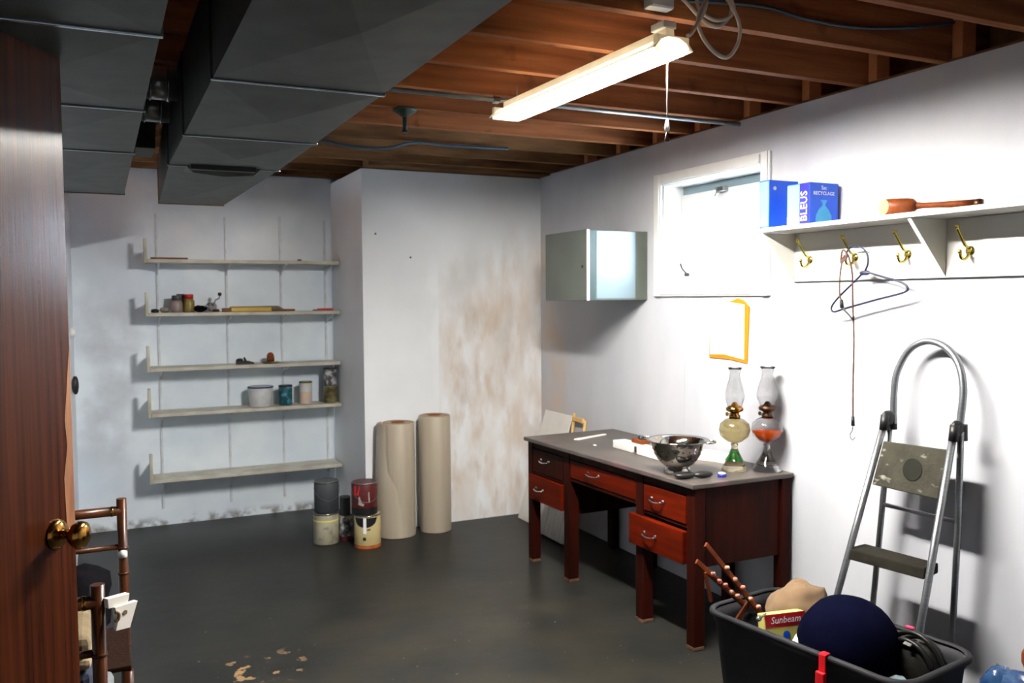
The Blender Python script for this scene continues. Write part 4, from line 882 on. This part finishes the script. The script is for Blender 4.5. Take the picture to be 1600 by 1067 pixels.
# ================================================================== STORAGE BIN
BZ = 0.425
bn = empty('storage_bin', (2.300, 2.225, 0), 'open charcoal plastic storage bin filled with odds and ends', 'bin', rz=0.15)
def rrect(hx_, hy_, r, z_, n=7):
    P = []
    for sx, sy, a0 in ((1,1,0),(-1,1,PI/2),(-1,-1,PI),(1,-1,3*PI/2)):
        for i in range(n):
            a = a0+PI/2*i/(n-1); P.append((sx*(hx_-r)+r*math.cos(a), sy*(hy_-r)+r*math.sin(a), z_))
    return P
b = MB()
b.ring_loft([rrect(0.165,0.345,0.05,0.001), rrect(0.172,0.352,0.055,0.008), rrect(0.205,0.395,0.075,BZ-0.045), rrect(0.208,0.399,0.078,BZ-0.040), rrect(0.211,0.405,0.08,BZ-0.012),
             rrect(0.202,0.394,0.075,BZ-0.012), rrect(0.196,0.386,0.07,BZ-0.05), rrect(0.165,0.345,0.05,0.010)], None, True, True)
build(b, 'body', M_bin, bn, local=True)
b = MB()
b.ring_loft([rrect(0.203,0.395,0.075,BZ-0.004), rrect(0.206,0.398,0.078,BZ+0.002), rrect(0.214,0.407,0.083,BZ+0.003), rrect(0.222,0.416,0.087,BZ-0.003), rrect(0.223,0.417,0.088,BZ-0.016), rrect(0.213,0.407,0.08,BZ-0.016), rrect(0.203,0.395,0.075,BZ-0.011)], None, False, True)
build(b, 'rim', M_bin, bn, local=True)
# contents
b = MB(); b.ball((2.285, 2.135, 0.400), (0.165,0.172,0.168), seg=36, noise=0.03, freq=2.0); cu2 = build(b, 'round_cushion', M_ball, cat='cushion', label='round navy blue fabric cushion filling the middle of the bin', origin=(2.285,2.135,0.24))
b = MB(); b.ball((2.37, 2.455, 0.405), (0.125,0.10,0.105), seg=24, noise=0.25, freq=1.8); build(b, 'cloth_bundle', M_tan, cat='cloth', label='crumpled tan cloth bundle behind the red and yellow carton')
rb = empty('food_carton', (2.165, 2.33, 0.20), 'carton with a red band and pale yellow front in the bin', 'carton')
an = math.atan2(2.16, 2.33)
bd = Vector((0.985, -0.17, 0)).normalized(); bnv = Vector((-0.17, -0.985, 0)).normalized()
o0 = Vector((2.205, 2.345, 0.250)); up_ = (Vector((0,0,1))*0.98+bnv*-0.18).normalized(); nn = bd.cross(up_)
Rb = Matrix(((bd.x, up_.x, -nn.x), (bd.y, up_.y, -nn.y), (bd.z, up_.z, -nn.z)))
if (Rb @ Vector((0,0,1))).y > 0: Rb = Matrix(((bd.x, up_.x, nn.x), (bd.y, up_.y, nn.y), (bd.z, up_.z, nn.z)))
def Q(u, v, w): return o0+Rb @ Vector((u, v, w))
b = MB(); b.obox(Q(0, 0.110, 0), (0.165, 0.180, 0.05), Rb, None, 0.001); build(b, 'box', M_yellow, rb)
b = MB(); b.obox(Q(0, 0.178, 0.0255), (0.165, 0.046, 0.001), Rb); build(b, 'red_band', M_red, rb)
b = MB(); T4 = Matrix.Translation(Q(0.0, 0.178, 0.0265)) @ Rb.to_4x4(); b.text('Sunbeam', 0.034, T4, None, 0.0003, 0.25); build(b, 'lettering', M_white, rb)
b = MB(); b.lathe([(0.014,0),(0.014,0.0008)], Q(0.0,0.125,0.0255), axis=Rb, seg=20); build(b, 'blue_mark', M_blue, rb)
# peg rack slats
pr_ = empty('slatted_rack', (2.05, 2.52, 0.25), 'orange wooden folding rack with floral slats sticking out of the bin', 'rack')
def stick(p0, p1, w, name, m):
    p0, p1 = Vector(p0), Vector(p1); d = (p1-p0); L1 = d.length; d.normalize(); a = d.cross(Vector((0.3,-1,0.2))).normalized(); n3 = d.cross(a)
    Rm = Matrix(((a.x, d.x, n3.x), (a.y, d.y, n3.y), (a.z, d.z, n3.z)))
    b = MB(); b.obox((p0+p1)/2, (w, L1, 0.010), Rm, None, 0.003); o = build(b, name, m, pr_)
    return p0, d, L1, o, n3
for p0, p1 in (((1.977,2.52,0.692),(2.235,2.46,0.365)), ((1.955,2.545,0.625),(2.155,2.50,0.435)), ((2.062,2.47,0.385),(2.155,2.49,0.455))):
    q0, d, L1, o, n3 = stick(p0, p1, 0.022, 'slat', M_slat)
    if L1 > 0.2:
        for k in range(5):
            t_ = 0.30+0.12*k
            b = MB(); b.ball(q0+d*L1*t_+n3*-0.010+Vector((0,0,0.003*(-1)**k)), (0.011,0.009,0.010), seg=8); build(b, 'flower', M_flower, o)
q0, d, L1, o, n3 = stick((1.985,2.53,0.585), (2.000,2.515,0.475), 0.014, 'slat', M_slat)
b = MB(); b.tube([(2.09,2.36,0.45),(2.14,2.38,0.452)], 0.004, seg=8); b.ball((2.085,2.355,0.452), 0.011, seg=10); build(b, 'peg', M_chrome, pr_)
b = MB(); b.ball((2.185, 2.475, 0.345), (0.075,0.075,0.07), noise=0.3, seg=18); build(b, 'shadow_lump', M_blackcloth, cat='bag', label='black cloth lump standing for the dark shadow under the orange slats')  # black lump added to stand for the shadow inside the bin
b = MB(); b.ball((2.165, 2.235, 0.375), (0.035,0.035,0.045), noise=0.25, seg=14); build(b, 'white_rag', M_paper, cat='rag', label='white rag beside the yellow carton at the bin edge')
pu = empty('leather_purse', (2.40, 1.99, 0.2), 'black leather purse with folded straps at the near end of the bin', 'purse')
b = MB(); b.ball((2.400, 1.955, 0.350), (0.052,0.095,0.112), rot=Matrix.Rotation(0.15,3,'Z') @ Matrix.Rotation(0.25,3,'X'), seg=24, noise=0.15); build(b, 'body', M_leather, pu)
for k in range(3):
    dx = 0.032*k-0.036; kr = 1.08 if k == 1 else 0.93
    b = MB(); b.tube(catmull([(2.400+dx, 1.955+0.108*kr*math.cos(a), 0.350+0.124*kr*math.sin(a)) for a in (2.7, 2.2, 1.75, 1.3, 0.85, 0.4, 0.0)], 4), 0.0085, seg=8); build(b, 'strap', M_strap, pu)
b = MB(); b.obox((2.358, 1.95, 0.462), (0.026, 0.03, 0.006), Matrix.Rotation(-0.5,3,'Y'), None, 0.002); build(b, 'buckle', M_tin, pu)
b = MB(); b.ball((2.285, 1.925, 0.345), (0.03,0.04,0.03), noise=0.3, seg=12); build(b, 'plastic_scrap', M_cabside, cat='scrap', label='pale blue plastic scrap under the purse')
# clips on the bin
rc = empty('red_buckle', (2.085, 2.11, 0.30), 'bright red plastic buckle clipped on the near rim of the bin', 'buckle')
Rz = Matrix.Rotation(0.15, 3, 'Z')
def BL(u, v, w): return Vector((2.300, 2.225, 0))+Rz @ Vector((u, v, w))
b = MB(); b.obox(BL(-0.2145, -0.130, BZ+0.006), (0.022, 0.026, 0.005), Rz, None, 0.002); b.obox(BL(-0.2285, -0.130, BZ-0.022), (0.005, 0.026, 0.056), Rz, None, 0.002); build(b, 'strap', M_redplastic, rc)
b = MB(); b.obox(BL(-0.236, -0.130, BZ-0.075), (0.016, 0.034, 0.050), Rz, None, 0.004); build(b, 'clasp', M_redplastic, rc)
b = MB(); b.obox(BL(-0.232, -0.130, BZ-0.13), (0.005, 0.022, 0.06), Rz, None, 0.002); build(b, 'strap_end', M_redplastic, rc)
b = MB(); b.obox(BL(0.214, -0.165, BZ+0.008), (0.016, 0.030, 0.009), Rz, None, 0.003); build(b, 'pink_clip', M_pink, cat='clip', label='small pink clip on the far rim of the bin', origin=tuple(BL(0.214,-0.165,BZ+0.0035)))
# blue bag at the right edge
bb = empty('plastic_bag', (2.76, 1.78, 0), 'crinkled shiny blue plastic bag on the floor at the right edge', 'bag')
b = MB(); b.ball((2.76, 1.79, 0.17), (0.13,0.15,0.17), seg=30, noise=0.35, freq=2.2); b.ball((2.755, 1.905, 0.24), (0.065,0.06,0.085), seg=20, noise=0.3, freq=3); build(b, 'bag', M_bluebag, bb)
b = MB(); b.ball((2.80, 1.80, 0.375), (0.05,0.055,0.06), seg=14, noise=0.2); build(b, 'cardboard_top', M_orangewood, bb)

# ================================================================== BAMBOO CHAIRS BEHIND THE DOOR
def chair(x, y, s, label):
    """x: right back post; s: +1 seat extends away from the camera, -1 toward it"""
    w = 0.40; root = empty('bamboo_chair', (x-w/2, y+s*0.2, 0), label, 'chair', 'bamboo chairs behind the door')
    for q in (x, x-w):
        b = MB(); pts = [(q, y, 0.0005), (q, y, 0.45), (q, y-s*0.0, 0.905)]
        b.tube(pts, 0.0165, seg=12)
        for z_ in (0.12, 0.25, 0.38, 0.52, 0.64, 0.73): b.tube([(q, y, z_-0.004), (q, y, z_+0.004)], 0.0190, seg=12)
        build(b, 'back_post', M_bamboo, root)
        b = MB(); b.tube([(q, y+s*0.38, 0.0005), (q, y+s*0.38, 0.44)], 0.016, seg=12); build(b, 'leg', M_bamboo, root)
    b = MB(); b.tube([(x-w, y, 0.862), (x, y, 0.862)], 0.017, seg=12); build(b, 'top_rail', M_bamboo, root)
    b = MB(); b.tube([(x-w, y, 0.735), (x, y, 0.735)], 0.010, seg=10); build(b, 'back_rail', M_bamboo, root)
    b = MB(); b.tube([(x-0.035, y-0.001, 0.862), (x-0.027, y-0.001, 0.862)], 0.0185, seg=12); build(b, 'brass_joint', M_brass, root)
    b = MB(); b.box(x-w-0.01, x+0.01, y+min(0, s*0.39)+0.018*(s > 0), y+max(0, s*0.39)-0.018*(s < 0), 0.441, 0.458, None, 0.004); build(b, 'seat', M_seat, root)
    for z_ in (0.20,):
        b = MB()
        for q in (x, x-w): b.tube([(q, y, z_), (q, y+s*0.38, z_)], 0.008, seg=8)
        build(b, 'stretcher', M_bamboo, root)
    return root
c1 = chair(0.047, 3.30, -1, 'farther brown bamboo chair with a black cloth heaped on its seat')
b = MB(); b.lathe([(0.004,0.026),(0.014,0.02),(0.014,0.0),(0.004,-0.003)], (0.047, 3.285, 0.70), seg=10); build(b, 'white_tape', M_gloss_white, c1)
c2 = chair(-0.026, 2.32, 1, 'nearer brown bamboo chair with folded clothes on its seat')
b = MB(); b.ball((-0.135, 3.09, 0.610), (0.140,0.14,0.150), seg=26, noise=0.35, freq=2.0); build(b, 'black_garment', M_blackcloth, cat='garment', label='black garment heaped on the farther bamboo chair')
zc = 0.459
for i, (m_, h_, lab) in enumerate(((M_greycloth,0.10,'grey wrapped bundle at the bottom of the clothes pile'), (M_brownobj,0.03,'brown folded cloth above the grey bundle'), (M_navycloth,0.085,'dark navy folded garment in the middle of the clothes pile'), (M_beigecloth,0.03,'beige folded cloth above the navy garment'), (M_khaki,0.055,'khaki folded garment on top of the clothes pile'))):
    b = MB(); x1_ = -0.045+(0.05 if i == 0 else 0.0)
    b.box(-0.38, x1_, 2.36, 2.66, zc+0.0005, zc+h_, None, min(0.02, h_*0.42))
    build(b, 'folded_garment', m_, cat='garment', label=lab, group='folded clothes on the near chair'); zc += h_+0.001
wp = empty('paper_packet', (0.03, 2.32, 0.78), 'white folded paper packet sticking out past the nearer chair post', 'packet')
PR = Matrix.Translation((0,2.305,0)) @ Matrix.Rotation(0.6,4,'Z') @ Matrix.Translation((0,-2.305,0))
b = MB(); b.prism([(-0.008,0.872),(0.052,0.868),(0.046,0.845),(-0.006,0.848)], 'y', 2.300, 2.318)
b.prism([(0.006,0.848),(0.068,0.846),(0.045,0.786),(0.006,0.790),(0.012,0.81)], 'y', 2.292, 2.306); b.bm.transform(PR); build(b, 'folded_sheet', M_paper, wp)
b = MB(); b.tube(catmull([(0.004,2.290,0.838),(0.012,2.288,0.832),(0.010,2.288,0.818),(0.002,2.290,0.816)],4), 0.004, seg=6); b.lathe([(0.006,0),(0.006,0.001)], (0.032,2.2915,0.828), axis=Matrix.Rotation(PI/2,3,'X'), seg=10); b.bm.transform(PR); build(b, 'brown_clip', M_tan, wp)

# small fittings on the left partition, seen past the door's edge
b = MB(); b.lathe([(0.030,0),(0.031,0.012),(0.024,0.026),(0.002,0.028)], (-0.1695, 5.80, 1.405), axis=Matrix.Rotation(PI/2, 3, 'Y'), seg=20)
build(b, 'wall_fitting', M_gloss_white, cat='fitting', label='pale round fitting on the left wall just past the door edge')
b = MB(); b.ball((-0.150, 5.80, 1.09), (0.020,0.035,0.06), seg=14)
build(b, 'wall_fitting', M_dark, cat='fitting', label='dark oval fitting on the left wall below the pale one')
